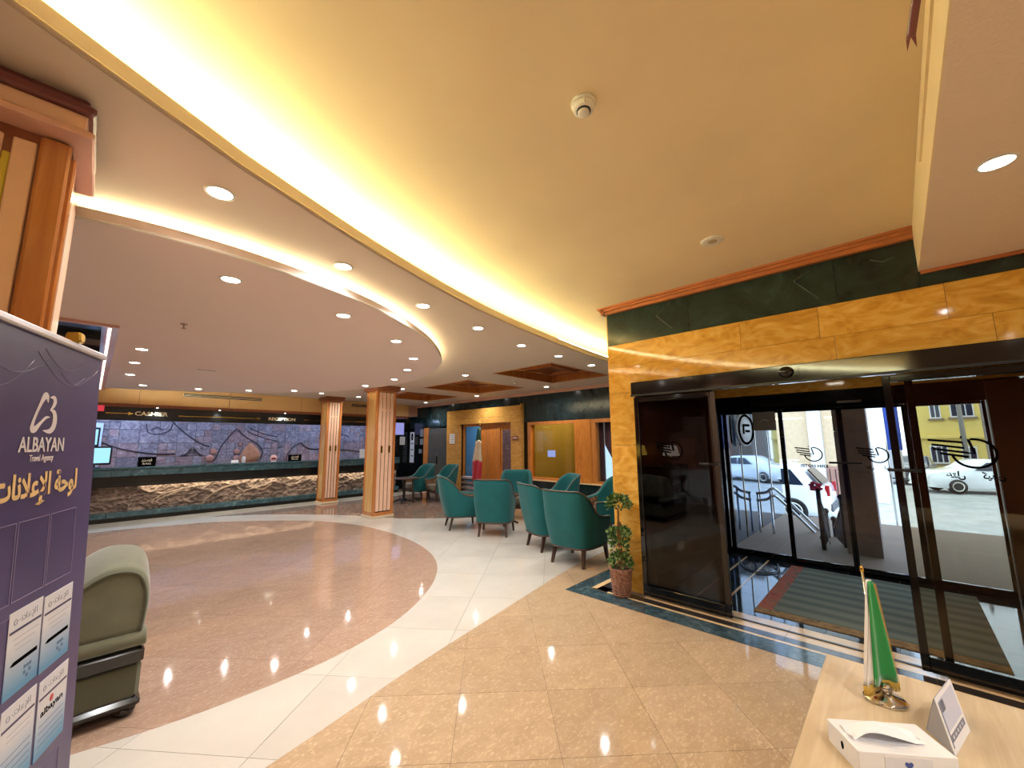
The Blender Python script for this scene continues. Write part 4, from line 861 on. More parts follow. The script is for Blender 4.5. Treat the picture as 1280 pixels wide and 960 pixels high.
t3 = [o for o in C.objects if o.get('label') == chairs[2][3]][0]
def round_table(x, y, h, r, lab):
    t = thing('pedestal_table', lab, 'table', (x, y, 0))
    MB().lathe([(r-.01, h-.03), (r, h-.025), (r, h-.005), (r-.01, h)], n=32).build('table_top', M['chairwood'], t)
    MB().lathe([(.09, .05), (.05, .09), (.03, .14), (.035, .30), (.055, .36), (.03, .42), (.05, h-.04), (.09, h-.031)], n=16).build('pedestal', M['blackm'], t)
    for k in range(4):
        a = radians(45+90*k); MB().tube([(.04*cos(a), .04*sin(a), .10), (.16*cos(a), .16*sin(a), .07), (.28*cos(a), .28*sin(a), .022)], [.028, .022, .018], 6).build('foot', M['blackm'], t)
round_table(5.76, 5.76, .58, .34, 'low round dark table among the front group of teal armchairs')
round_table(5.80, 4.14, .58, .30, 'low round dark table between the nearest teal armchairs and the amber window')
round_table(5.95, 9.75, .66, .36, 'round dark pedestal table beside the two far teal armchairs')
# flag stand before the portal
fl = thing('flag_stand', 'tall brass pole with drooping green white and red flag before the portal', 'flag', (7.45, 8.40, 0))
MB().lathe([(.16, 0), (.16, .02), (.05, .05), (.02, .08)], n=20).build('base', M['brass'], fl); MB().tube([(0, 0, .05), (0, -.03, 2.04)], .011, 8).lathe([(.012, 2.03), (.03, 2.06), (.012, 2.10), (.003, 2.16)], cy=-.03, n=10).build('pole', M['brass'], fl)
def drape(z0, z1, w0, w1, sk0, sk1, m, nm):
    rows = []
    for j in range(9):
        f = j/8; z = z0+(z1-z0)*f; w = 1.35*(w0+(w1-w0)*f); sk = sk0+(sk1-sk0)*f; rows.append([(-.03+.035*sin(k*1.05+z*2.5), sk-w/2+w*k/12, z-.04*abs(k-6)/6) for k in range(13)])
    b = [[(x-.012, y, z) for x, y, z in r] for r in rows]
    MB().sweep([r+list(reversed(q)) for r, q in zip(rows, b)], True).build(nm, m, fl)
drape(2.0, 1.66, .05, .15, -.03, -.03, mat('flag_green', (30, 96, 76), .7, sheen=.3), 'green_cloth'); drape(1.66, 1.10, .15, .30, -.03, .06, mat('flag_cream', (228, 212, 184), .7, sheen=.3), 'white_cloth'); drape(1.10, .56, .30, .26, .06, .12, mat('flag_red', (176, 32, 52), .7, sheen=.3), 'red_cloth')
rk2 = thing('slatted_rack', 'low dark rack with pale slats in front of the office glass', 'rack', (7.70, 9.05, 0))
for y in (-.36, .36): MB().bbox(-.02, .02, y-.015, y+.015, 0, .62, .003).build('post', M['blackm'], rk2)
for k in range(4): MB().bbox(-.09, .09, -.345, .345, .10+.14*k, .125+.14*k, .004).build('shelf', M['blackm'], rk2); MB().bbox(-.07, .05, -.32, .32, .126+.14*k, .19+.14*k, .004).build('paper_stack', mat('pinkish_paper', (196, 176, 172), .6), rk2)
od = thing('office_desk', 'dark office desk behind the blue glass', 'desk', (8.9, 9.4, 0)); MB().bbox(-.35, .35, -.6, .6, .70, .74, .005).build('top', M['blackm'], od); MB().box(-.3, .3, -.55, -.5, 0, .70).box(-.3, .3, .5, .55, 0, .70).build('side', M['blackm'], od)
oc = thing('office_chair', 'black office chair behind the blue glass', 'chair', (8.35, 10.4, 0)); MB().bbox(-.22, .22, -.22, .22, .42, .50, .03).build('seat', M['blackm'], oc); MB().bbox(-.26, -.20, -.21, .21, .55, .98, .025).build('backrest', M['blackm'], oc); MB().tube([(0, 0, .42), (0, 0, .06)], .03, 8).build('column', M['chrome'], oc)
for k in range(5): MB().tube([(0, 0, .07), (.26*cos(k*1.257), .26*sin(k*1.257), .03)], .018, 6).build('foot', M['blackm'], oc)
cu = thing('window_drape', 'pale blue drape hanging inside the office glass', 'curtain', (8.15, 9.1, 0)); MB().sweep([[(0.03*sin(k*1.3), -.22+.44*k/16*(.45+.55*z/2.05), z) for k in range(17)] for z in [2.05-.14*j for j in range(10)]]).build('cloth', mat('blue_drape', (88, 150, 190), .8), cu)
# curtains of window 3
cm = mat('dark_red_curtain', (72, 26, 30), .8, sheen=.3)
cu = thing('curtain', 'dark red curtains drawn aside over a self-glowing sheet in the window', 'curtain', (8.0, 4.3, 0))
def cloth(f0, f1, nm):
    MB().sweep([[(.02*sin(k*1.1), f0(z)+(f1(z)-f0(z))*k/20, z) for k in range(21)] for z in [.66+.07*j for j in range(21)]]).build(nm, cm, cu)
cloth(lambda z: .50, lambda z: .62, 'left_cloth'); cloth(lambda z: -.9, lambda z: .48 if z > 1.55 else .50-.55*(1.55-z), 'right_cloth')
MB().tube([(-.02, -.9, 2.06), (-.02, .65, 2.06)], .012, 6).build('curtain_rod', M['brass'], cu)
MB().box(.20, .22, -.6, .6, .70, 2.02).build('glow_sheet', emat('window_glow', (176, 204, 236), 1.0), cu)  # sheet emits by itself; brightness of the window gap is put into its material

# ================================================================== POTTED PLANT
pp = thing('potted_plant', 'topiary plant with three leafy tufts in a woven brown pot', 'plant', (4.00, 2.26, 0))
wv = ramp_mat('woven_pot', [(0.3, (84, 52, 40)), (0.5, (146, 100, 78)), (0.7, (184, 140, 110))], 34, (1, 1, .6), .7, 1.5, bump=1.0, local=True)
MB().lathe([(.078, 0), (.088, .01), (.102, .12), (.112, .24), (.120, .262), (.120, .285), (.108, .285), (.100, .25), (.02, .245)], n=32).build('pot', wv, pp)
for k in range(9): MB().tube([(.0905*(1+.023*k)*cos(a+k*.3), .0905*(1+.023*k)*sin(a+k*.3), .02+.025*k+.004*sin(a*8+k*3.14)) for a in [2*pi*i/40 for i in range(40)]], .0055, 4, closed=True).build('woven_cane', wv, pp)
MB().lathe([(.10, .252), (.05, .262), (.01, .264)], n=20).build('soil', mat('soil', (52, 38, 28), .95, bump=.6), pp)
bark = mat('bark', (128, 84, 48), .7, var=.3, vscale=30)
for pts in (((.02, .0, .25), (.01, .015, .42), (-.015, .01, .62), (.0, 0, .92)), ((-.015, -.01, .25), (.015, -.015, .42), (.01, .01, .60), (.0, 0, .86)), ((0, .02, .25), (-.02, -.005, .5), (.01, -.01, .74))):
    MB().tube(catmull(pts, 5), .009, 6).build('stem', bark, pp)
lfm = [ramp_mat('leaf_%s' % n, [(0.3, c0), (0.7, c1)], 8, rough=.45, rand=.1) for n, c0, c1 in (('green', (40, 84, 34), (92, 136, 62)), ('pale', (112, 142, 74), (168, 182, 112)), ('deep', (26, 62, 28), (58, 100, 44)))]
rnd = random.Random(3)
for (cz, rr_, n_, cx, cy) in ((.93, .125, 330, 0, 0), (.62, .115, 260, .0, 0), (.50, .10, 130, .0, .02), (.34, .12, 240, 0, 0)):
    mbs = [MB(), MB(), MB()]
    for i in range(n_):
        th_ = rnd.uniform(0, 2*pi); ph = math.asin(rnd.uniform(-.6, 1)); q = rr_*rnd.uniform(.45, 1.0)
        c = Vector((cx+q*cos(th_)*cos(ph), cy+q*sin(th_)*cos(ph), cz+.75*q*sin(ph))); d = (c-Vector((cx, cy, cz-.03))).normalized()
        d = (d+Vector((rnd.uniform(-.4, .4), rnd.uniform(-.4, .4), rnd.uniform(-.3, .3)))).normalized(); s = d.orthogonal().normalized(); s = (Matrix.Rotation(rnd.uniform(0, 6.3), 3, d) @ s); nn = d.cross(s)
        Ls = rnd.uniform(.032, .052); wd = Ls*.36
        mbs[rnd.choice((0, 0, 1, 2))].add([c, c+d*Ls*.4+s*wd+nn*.004, c+d*Ls, c+d*Ls*.4-s*wd+nn*.004, c+d*Ls*.45-nn*.003], [(0,1,4),(1,2,4),(2,3,4),(3,0,4)])
    for k in range(3): tag(mbs[k].build('foliage', lfm[k], pp, fix=False), kind='stuff')

# ================================================================== SOFA CHAIR
so = thing('club_armchair', 'bulky olive velour club armchair with black lacquer trim behind the banner', 'armchair', (-.20, 3.86, 0))
lac = mat('black_lacquer', (12, 10, 10), .12, coat=.5)
MB().bbox(-.55, .545, -.40, .42, .10, .30, .02).build('side_body', M['olive_dk'], so)
MB().bbox(-.56, .555, -.415, .43, .045, .105, .02).build('base_rail', lac, so)
for x in (-.45, .49):
    for y in (-.34, .36): MB().lathe([(.03, 0), (.05, .01), (.055, .035), (.035, .06)], cx=x, cy=y, n=16).build('bun_foot', lac, so)
for y in (-.405, .355): MB().bbox(-.56, .55, y-.015, y+.08, .29, .385, .018).build('arm_rail', lac, so)
for y in (-.36, .38):
    MB().sweep([[(x, y+.075*cos(a), .435+.052*sin(a)) for a in [2*pi*k/14 for k in range(14)]] for x in (-.56, -.54, .50, .54, .55)], True).build('arm_pad', M['olive'], so)
    MB().sphere((-.56, y-.02, .44), (.03, .06, .055), 12, 8).build('scroll_end', lac, so)
prof = catmull([(.535,.48),(.548,.62),(.54,.74),(.50,.83),(.42,.865),(.32,.85),(.20,.76),(.10,.62),(.05,.48)], 4)
def sec(s, y, dz=0, dx=0): return [(.30+(x-.30)*s+dx, y, .48+(z-.48)*s+dz) for x, z in prof]
MB().sweep([sec(.90, -.405), sec(.97, -.40), sec(1.0, -.37), sec(1.06, -.15), sec(1.09, .05, .02), sec(1.06, .25), sec(1.0, .39), sec(.93, .425)], True).build('backrest', M['olive'], so)
MB().tube([(x*.93+.02, -.412, .48+(z-.48)*.93) for x, z in prof], .008, 6).build('piping', M['olive_dk'], so)
MB().bbox(-.50, .15, -.27, .29, .30, .47, .05).build('seat_cushion', M['olive'], so)
t = thing('dark_post', 'thin dark object edge standing behind the club armchair', 'stand', (.02, 4.95, 0)); MB().bbox(-.15, .0, -.02, .02, 0, .78, .006).build('panel', M['gap'], t)

# ================================================================== ROLL-UP BANNER
Ud = Vector((0.33678, 0.94158, 0)); Vd = Vector((-0.04285, 0.01533, 0.99896)); Nd = Ud.cross(Vd)
BO = Vector((0.0770, 1.7816, 0.0)); HB = 1.872
bn = thing('rollup_banner', 'dark violet roll-up banner of a travel agency close to the camera', 'banner', BO)
BM = Matrix((Ud, Vd, Nd)).transposed().to_4x4()
def bl(u, v, n=0.0): return BM @ Matrix.Translation((u, v, n))
violet = ramp_mat('violet_print', [(0.3, (56, 48, 98)), (0.7, (82, 73, 128))], 1.2, rough=.35)
def bbx(u0, u1, v0, v1, n0, n1, nm, m, bev=0.0):
    q = MB(); (q.bbox(u0, u1, v0, v1, n0, n1, bev) if bev else q.box(u0, u1, v0, v1, n0, n1)); return q.xf(BM).build(nm, m, bn)
bbx(-.85, 0, .09, HB, -.002, .0, 'printed_sheet', violet)
bbx(-.855, .006, HB-.004, HB+.014, -.014, .012, 'top_rail', mat('silver_rail', (206, 206, 214), .3, .6), .004)
bbx(-.87, .02, 0, .09, -.06, .06, 'base_cassette', mat('silver_cassette', (180, 180, 186), .3, .8), .02)
MB().tube([(-.42, HB, -.012), (-.42, .08, -.04)], .012, 8).xf(BM).build('support_pole', M['chrome'], bn)
q = MB().bbox(-.19, -.16, HB+.014, HB+.042, -.012, .02, .004).xf(BM); q.build('rail_clip', M['brass'], bn)
wh = mat('white_print', (226, 222, 232), .4); gp = mat('gold_print', (238, 206, 150), .4); thinl = mat('lilac_line', (146, 136, 178), .4); thin2 = mat('dim_lilac_line', (112, 102, 150), .4)
def bt(body, size, u, v, w, m, bold=0.0, rowspace=None): return textmesh(body, size, bl(u, v, .0012), .0004, 'lettering', m, bn, bold, width=w)
bt('ALBAYAN', .050, -.2745, HB-.286, .190, wh, .0008); bt('Travel Agency', .022, -.2745, HB-.309, .100, wh, .0003)
AR = ''.join(reversed('\uFEDF\uFEEE\uFEA3\uFE94 \uFE8D\uFEF9\uFECB\uFEFC\uFEE7\uFE8E\uFE95'))
bt(AR, .075, -.268, HB-.392, .345, gp, .0022)
def stroke(pts, ws, m=wh, nm='emblem_stroke'):
    P = catmull(pts, 6); Wd = catmull([(w, 0) for w in ws], 6); L = []; Rr = []
    for i, p in enumerate(P):
        a = Vector(P[max(0, i-1)]); b = Vector(P[min(len(P)-1, i+1)]); t_ = (b-a).normalized(); w_ = max(.0004, Wd[i][0])/2
        L.append((p[0]-t_.y*w_, p[1]+t_.x*w_, .0012)); Rr.append((p[0]+t_.y*w_, p[1]-t_.x*w_, .0012))
    q = MB().sweep([[a, b, (b[0], b[1], .0004), (a[0], a[1], .0004)] for a, b in zip(L, Rr)], True, smooth=False); q.xf(BM).build(nm, m, bn)
def P2(pts): return [(-.328+(x-232)/195*.100, HB-.146-(y-90)/255*.092) for x, y in pts]
stroke(P2([(348,138),(338,100),(318,96),(290,150),(258,230),(240,290),(240,325),(262,328),(300,285),(340,245),(372,240)]), [.002,.014,.017,.011,.009,.011,.017,.015,.008,.007,.002])
stroke(P2([(366,100),(395,98),(408,125),(395,160),(372,188)]), [.002,.011,.014,.010,.002]); stroke(P2([(372,188),(405,200),(420,245),(412,305),(380,338),(328,334)]), [.002,.012,.017,.017,.012,.002])
# outline grid of empty poster fields and the four filled leaflets
def outline(u0, u1, v0, v1, m, w=.0016):
    for b in ((u0, u1, v1-w, v1), (u0, u1, v0, v0+w), (u0, u0+w, v0, v1), (u1-w, u1, v0, v1)): bbx(*b, .0002, .0010, 'panel_line', m)
for c in range(6):
    u1 = -.083-.131*c; outline(u1-.124, u1, HB-.625, HB-.447, thinl)
for c in range(2, 6):
    u1 = -.075-.131*c; outline(u1-.124, u1, HB-.835, HB-.655, thin2); outline(u1-.124, u1, HB-1.045, HB-.86, thin2)
for c in range(6):
    u1 = -.07-.131*c
    for r in (2, 3): outline(u1-.124, u1, HB-.835-.21*r, HB-.655-.21*r, thin2)
def leaflet(u0, u1, v0, v1, kind):
    # white header fading to sky blue is the print of the sheet itself
    m, nt, b = newmat('leaflet_print'); L_ = nt.links.new; tc = nt.nodes.new('ShaderNodeTexCoord'); sx = nt.nodes.new('ShaderNodeSeparateXYZ'); L_(tc.outputs['Generated'], sx.inputs[0])
    r = nt.nodes.new('ShaderNodeValToRGB'); r.color_ramp.elements[0].position = .05; r.color_ramp.elements[0].color = (*s2l((78, 152, 206)), 1); r.color_ramp.elements[1].position = .62; r.color_ramp.elements[1].color = (*s2l((222, 226, 240)), 1)
    L_(sx.outputs[2], r.inputs[0]); L_(r.outputs[0], b.inputs['Base Color']); b.inputs['Roughness'].default_value = .35
    sh = bbx(u0, u1, v0, v1, .0002, .0016, 'leaflet', m); w, h = u1-u0, v1-v0
    def piece(a, b_, c, d, mm, nm='printed_line'): q = MB().box(u0+w*a, u0+w*b_, v0+h*c, v0+h*d, .0017, .0020).xf(BM); q.build(nm, mm, sh)
    nav = bpy.data.materials.get('navy_print') or mat('navy_print', (44, 40, 96), .4); gry = bpy.data.materials.get('grey_print') or mat('grey_print', (150, 156, 176), .4)
    piece(.03, .97, .745, .775, nav); q = MB().xf(Matrix.Identity(4))
    textmesh('\u0660'+AR[2:7], .02, bl(u0+w*.55, v0+h*.845, .0018), .0002, 'lettering', gry, sh, 0, width=w*.55); MB().tube([(u0+w*.18+.006*cos(a), v0+h*.87+.006*sin(a), .0018) for a in [k*.7 for k in range(9)]], .0008, 4, closed=True).xf(BM).build('round_mark', gry, sh)
    if kind == 'pen':
        for k in range(3): piece(.15+.05*k, .9-.1*k, .66-.07*k, .665-.07*k, gry)
        P = [(u0+w*.12, v0+h*.36), (u0+w*.22, v0+h*.395), (u0+w*.92, v0+h*.395), (u0+w*.92, v0+h*.345), (u0+w*.22, v0+h*.345)]
        MB().sweep([[(x, y, .0017) for x, y in P], [(x, y, .0021) for x, y in P]], True, smooth=False).xf(BM).build('dark_ribbon', M['ink'], sh); piece(.3, .85, .366, .374, wh)
        for a_, b2 in ((.55, .22), (.63, .22), (.71, .22), (.55, .15), (.71, .15), (.63, .10)): piece(a_, a_+.06, b2, b2+.04, bpy.data.materials.get('steel_print') or mat('steel_print', (70, 112, 160), .4), 'small_mark')
    else:
        if kind == 'flower':
            MB().lathe([(.010, .0017), (.009, .0022)], cx=u0+w*.45, cy=v0+h*.66, n=6).xf(BM).build('red_mark', mat('red_print', (206, 74, 84), .4), sh)
            textmesh('albayan', .022, bl(u0+w*.48, v0+h*.52, .0018), .0002, 'lettering', M['ink'], sh, .0004, width=w*.75)
        else:
            for k in range(2): piece(.2, .85, .66-.07*k, .665-.07*k, gry)
        for k in range(4): piece(.08, .92, .40-.085*k, .408-.085*k, bpy.data.materials.get('steel_print') or mat('steel_print', (70, 112, 160), .4))
leaflet(-.203, -.068, HB-.838, HB-.655, 'pen'); leaflet(-.338, -.211, HB-.833, HB-.648, 'pen')
leaflet(-.192, -.058, HB-1.045, HB-.862, 'flower'); leaflet(-.333, -.205, HB-1.04, HB-.855, 'lines')
for j, (ua, ub, dip) in enumerate(((-.30, -.10, .03), (-.33, -.02, .05), (-.55, -.28, .04), (-.60, -.34, .06), (-.22, -.10, .018))):
    MB().tube([(ua+(ub-ua)*k/12, HB-.03-.012*j-dip*sin(pi*k/12)*(1.3), .0008) for k in range(13)], .0006, 4).xf(BM).build('curved_line', thin2, bn)

# ================================================================== DESK IN THE FOREGROUND
ds = thing('wooden_desk', 'pale oak laminate desk at the lower right corner', 'desk', (0, 0, 0))
MB().bbox(1.02, 2.125, -1.65, .30, .70, .75, .004).build('desk_top', M['laminate'], ds)
MB().box(1.06, 2.09, .24, .27, 0, .70).build('side_panel', M['laminate'], ds); MB().box(1.06, 2.09, -1.62, -1.59, 0, .70).build('side_panel', M['laminate'], ds); MB().box(2.05, 2.08, -1.58, .23, .15, .70).build('front_panel', M['laminate'], ds)
# tissue box
tb = thing('tissue_box', 'white paper tissue box with a folded tissue on the oak desk', 'tissue box', (1.56, .105, .75), radians(-53))
tbw, tbd, th_ = .115, .062, .058
bx = MB().bbox(-tbw, tbw, -tbd, tbd, 0, th_, .0015).build('box', M['white_p'], tb)
MB().xf(Matrix.Identity(4)).lathe([(.9, th_+.0002), (.85, th_+.0010)], n=28).xf(Matrix.Diagonal((.085, .035, 1, 1))).build('opening_film', mat('opening_film', (206, 206, 212), .3), tb)
ts = MB(); ts.sweep([[(-.10+.17*u, -.03+.06*v+.004*sin(u*9), th_+.004+.034*sin(pi*min(1, u*1.15))*(.5+.5*cos((v-.35)*4))+.003*sin(v*9+u*7)) for v in [j/12 for j in range(13)]] for u in [i/18 for i in range(19)]]); tso = ts.build('tissue', mat('tissue_paper', (236, 236, 238), .8), tb)
MB().box(-.055, .055, -tbd-.0012, -tbd, .006, .05).build('label_patch', mat('label_grey', (214, 214, 220), .5), tb)
hp = [(.016*sin(a)**3/1.0, .001*(13*cos(a)-5*cos(2*a)-2*cos(3*a)-cos(4*a))) for a in [2*pi*k/24 for k in range(24)]]
MB().sweep([[(x*.6, -tbd-.0013, .034+z*.6) for x, z in hp], [(x*.6, -tbd-.0022, .034+z*.6) for x, z in hp]], True, smooth=False).build('heart_mark', mat('blue_print', (66, 84, 150), .5), tb)
for a, b, z in ((-.018, -.004, .016), (.004, .018, .016), (-.03, .03, .010)): MB().box(a, b, -tbd-.0021, -tbd-.0012, z, z+.003).build('printed_line', bpy.data.materials['blue_print'], tb)
MB().lathe([(.010, 0), (.010, .001)], n=14).xf(Matrix.Translation((-tbw-.001, 0, .03)) @ Matrix.Rotation(radians(90), 4, 'Y') @ Matrix.Diagonal((1, .5, 1, 1))).build('side_mark', M['ink'], tb)
# calendar / tent card
tc_ = thing('tent_card', 'grey and white folded tent card standing on the desk at the right', 'tent card', (1.79, 0, .75))
gcard = mat('grey_card', (150, 150, 160), .5)
FL, FR, RL, RR, BLc, BRc = (Vector(p) for p in ((-.09, -.02, 0), (.08, -.06, 0), (-.045, .005, .112), (.125, -.035, .112), (.0, .03, 0), (.17, -.01, 0)))
def quad_slab(A, B, Cc, D, n, th2, nm, m, par): n = Vector(n)*th2; v = [Vector(p) for p in (A, B, Cc, D)]; MB().add([*v, *[p+n for p in v]], [(3,2,1,0),(4,5,6,7),(0,1,5,4),(1,2,6,5),(2,3,7,6),(3,0,4,7)]).build(nm, m, par)
nf = (FR-FL).cross(RL-FL).normalized(); nb = (BLc-BRc).cross(RR-BRc).normalized()
quad_slab(FL, FR, RR, RL, nf, .002, 'front_sheet', M['white_p'], tc_); quad_slab(BRc, BLc, RL, RR, nb, .002, 'back_sheet', gcard, tc_)
def onf(a, b, c, d, m, nm):
    f = lambda x, s: (FL.lerp(FR, x)).lerp(RL.lerp(RR, x), s)+nf*.0021
    quad_slab(f(a, c), f(b, c), f(b, d), f(a, d), nf, .0005, nm, m, tc_)
pcm = mat('card_print', (120, 122, 140), .5); pc2 = mat('card_print_pale', (196, 198, 214), .5)
onf(.07, .93, .36, .93, pc2, 'picture'); onf(.10, .30, .70, .90, pcm, 'dark_corner'); onf(.10, .90, .18, .30, pcm, 'caption_bar'); onf(.05, .09, .10, .9, pcm, 'margin_line')
for k in range(5): onf(.16+.14*k, .24+.14*k, .21, .27, M['white_p'], 'caption_mark')
MB().add([tuple(FL), tuple(BLc), tuple(RL), tuple(FL.lerp(FR, .03)), tuple(BLc.lerp(BRc, .03)), tuple(RL.lerp(RR, .03))], [(0,1,2),(5,4,3),(0,3,4,1),(1,4,5,2),(2,5,3,0)]).build('side_gusset', gcard, tc_)
# desk flag
df = thing('desk_flag', 'small green white and red desk flag with gold fringe on a chrome stand', 'flag', (1.89, .13, .75))
MB().lathe([(.052, 0), (.054, .006), (.046, .014), (.020, .020), (.012, .028)], cx=.0, cy=-.012, n=28).build('round_foot', M['chrome'], df)
MB().lathe([(.016, .028), (.020, .040), (.012, .054)], n=18, cy=-.012).build('foot_knob', M['chrome'], df)
MB().tube([(-.0, .0, .02), (.0, .01, .40)], .0035, 8).build('pole', M['chrome'], df); MB().sphere((0, .0102, .405), (.006, .006, .012), 10, 8).build('finial', M['brass'], df)
MB().lathe([(.034, .004), (.034, .012)], cx=-.02, cy=.012, n=20).build('second_ring', M['chrome'], df)
# cloth hangs from the top of the pole as a narrow folded fan; local across axis runs left to right in view
ax = Vector((.72, -.69, 0)); dp = Vector((-.69, -.72, 0))
def fcloth(a0, a1, t0, t1, m, nm, lift=0.0, z0=.045, z1=.375, wav=0.010, n=16):
    rows = []
    for j in range(13):
        f = j/12; z = z0+(z1-z0)*f; lo = a0*(1-f)+t0*f; hi = a1*(1-f)+t1*f; row = []
        for k in range(n+1):
            s = k/n; a = lo+(hi-lo)*s; w_ = wav*(1-.75*f)*sin(s*7+.8)
            p = Vector((0, .005, z+.012*(1-f)*(s-.5)))+ax*a+dp*(w_+.010+lift); row.append(p)
        rows.append(row)
    b = [[p-dp*.0016 for p in r] for r in rows]
    MB().sweep([r+list(reversed(q)) for r, q in zip(rows, b)], True).build(nm, m, df)
gr = mat('satin_green', (16, 140, 62), .4, sheen=.5); wc = mat('satin_white', (236, 230, 222), .45, sheen=.3); rd = mat('satin_red', (196, 48, 46), .45, sheen=.3); fr = mat('gold_fringe', (224, 184, 78), .5, bump=.8, bscale=300)
fcloth(-.066, .050, -.008, .010, wc, 'white_cloth', 0, .052); fcloth(-.034, .048, -.007, .0095, gr, 'green_cloth', .006, .055, .372)
fcloth(-.060, -.030, -.009, -.007, wc, 'white_fold', .005, .05, .30)
fcloth(-.054, -.012, -.006, -.004, rd, 'red_cloth', -.006, .035, .12)
fri = MB()
for k in range(60):
    s = k/59; a = -.068+.120*s; z = .058+.012*(s-.5); p = Vector((0, .005, z))+ax*a+dp*(.010*sin(s*7+.8)+.013); fri.tube([p, p-Vector((0, 0, .030+.003*sin(k*2.1)))+ax*.002*sin(k*1.7)], .0015, 4)
tag(fri.build('bottom_fringe', fr, df), kind='stuff')
fri = MB()
for k in range(60):
    f = k/59; a = .050*(1-f)+.012*f; z = .062+.305*f; p = Vector((0, .005, z))+ax*a+dp*(.012-.0*f); fri.tube([p, p+ax*.014+Vector((0, 0, -.010))], .0014, 4)
tag(fri.build('side_fringe', fr, df), kind='stuff')

# ================================================================== LEFT SIDE OF THE LOBBY (seen in the dark glass)
cs = thing('console_table', 'dark console table against the left wall', 'table', (-3.6, 5.4, 0)); MB().bbox(-.3, .3, -.9, .9, .78, .84, .01).build('top', M['chairwood'], cs)
for x in (-.25, .25):
    for y in (-.82, .82): MB().bbox(x-.03, x+.03, y-.03, y+.03, 0, .78, .006).build('leg', M['chairwood'], cs)
for y, c, e in ((5.9, (255, 206, 84), 2.0), (4.9, (255, 236, 214), 1.6)):
    t = thing('table_lamp', 'yellow shaded table lamp on the console' if y > 5.5 else 'white shaded table lamp on the console', 'lamp', (-3.6, y, .84)); MB().lathe([(.09, 0), (.09, .02), (.03, .05), (.045, .2), (.02, .33)], n=16).build('base', M['brass'], t); MB().lathe([(.24, .32), (.17, .62)], n=24, cap=False).build('lamp_shade', emat('lit_shade', c, e), t)

# ================================================================== STREET OUTSIDE
asph = ramp_mat('pale_asphalt', [(0.3, (150, 152, 150)), (0.7, (184, 184, 180))], 2.0, rough=.8); ZS = -.75
st = structure('ground', MB().box(9.0, 60, -40, 50, ZS-.2, ZS), asph, 'pale street in front of the hotel')
structure('landing', MB().box(6.63, 8.05, -.95, 2.4, -.4, -.02), mat('landing_stone', (168, 178, 196), .35, var=.1), 'stone landing outside the street doors')
stp = sempty('entrance_steps', 'stone steps descending from the landing to the street')
for k in range(4): MB().bbox(8.051+.3*k, 8.349+.3*k, .62, 2.4, -.95, -.17-.15*k, .01).build('step', mat('step_stone', (176, 180, 184), .5) if 'step_stone' not in bpy.data.materials else bpy.data.materials['step_stone'], stp)
structure('sidewalk', MB().box(6.63, 9.0, 2.41, 30, -.9, ZS+.12).box(8.05, 9.0, -20, .6, -.9, ZS+.12).box(9.251, 10.2, -20, 30, -.9, ZS+.10), mat('pavement', (196, 198, 198), .7, var=.06), 'pale pavement along the hotel front')
structure('outer_wall', MB().box(6.56, 6.62, 1.97, 2.4, -.9, 3.4).box(6.56, 6.62, -6, -1.16, -.9, 3.4).box(6.62, 8.0, 2.2, 2.40, 2.3, 3.4).box(6.56, 6.72, -1.16, 2.0, 2.56, 3.4), mat('outer_stone', (186, 176, 160), .6), 'stone facade around the street doors')
bc = thing('square_pillar', 'brown square pillar standing outside the street doors', 'pillar', (7.75, .50, -.02)); 
for k in range(5): MB().bbox(-.17, .17, -.19, .19, .58*k, .58*(k+1)-.004, .006).build('stone_block', ramp_mat('brown_pillar_stone', [(0.3, (110, 92, 84)), (0.7, (132, 112, 102))], 3, rough=.5) if 'brown_pillar_stone' not in bpy.data.materials else bpy.data.materials['brown_pillar_stone'], bc)
iron = mat('wrought_iron', (38, 34, 38), .4, .5)
def railing(x0, y0, z0, x1, y1, z1, n, h, lab, posts=True):
    t = thing('iron_railing', lab, 'railing', (x0, y0, z0)); d = Vector((x1-x0, y1-y0, z1-z0))
    MB().tube([(0, 0, h), tuple(d+Vector((0, 0, h)))], .022, 8).build('hand_rail', iron, t); MB().tube([(0, 0, .10), tuple(d+Vector((0, 0, .10)))], .012, 6).build('bottom_bar', iron, t)
    for k in range(n+1):
        p = d*(k/n); r = .03 if k in (0, n) else .010; MB().tube([tuple(p), tuple(p+Vector((0, 0, h+(.12 if k in (0, n) else 0))))], r, 6).build('post' if k in (0, n) else 'baluster', iron, t)
        if k in (0, n): MB().sphere(tuple(p+Vector((0, 0, h+.15))), .045, 10, 6).build('post_ball', iron, t)
        elif k % 2: MB().tube([tuple(p+Vector((.0, .05*cos(a), .22+.05*sin(a)))) for a in [i*pi/4 for i in range(8)]], .007, 4, closed=True).build('scroll', iron, t)
    return t
railing(7.62, .96, -.02, 8.62, 1.01, -.47, 7, .74, 'black iron railing running down the steps, flower on its first post')
railing(8.74, .93, -.47, 7.98, .735, -.02, 7, .60, 'black iron railing beyond the steps, turned toward the pillar')
t = thing('artificial_flower', 'pink red flower tied to the first railing post', 'flower', (7.60, .98, .88))
for k in range(10): MB().sphere((.04*cos(k*2.4), .05*sin(k*2.4), .012*k-.03), (.035, .04, .022), 8, 6).build('petal', mat('pink_petal', (226, 78, 108), .6) if 'pink_petal' not in bpy.data.materials else bpy.data.materials['pink_petal'], t)
t = thing('ramp_handrail', 'double silver handrail of the ramp left of the steps', 'railing', (8.3, 1.9, 0)); sil = mat('steel_rail', (200, 206, 214), .25, .8)
for dz in (0, -.12): MB().tube(catmull([(0, .04, .66+dz), (0, -.12, .69+dz), (0, -.22, .76+dz), (.12, -.32, .66+dz), (.7, -.72, .02+dz)], 5), .024, 8).build('hand_rail', sil, t)
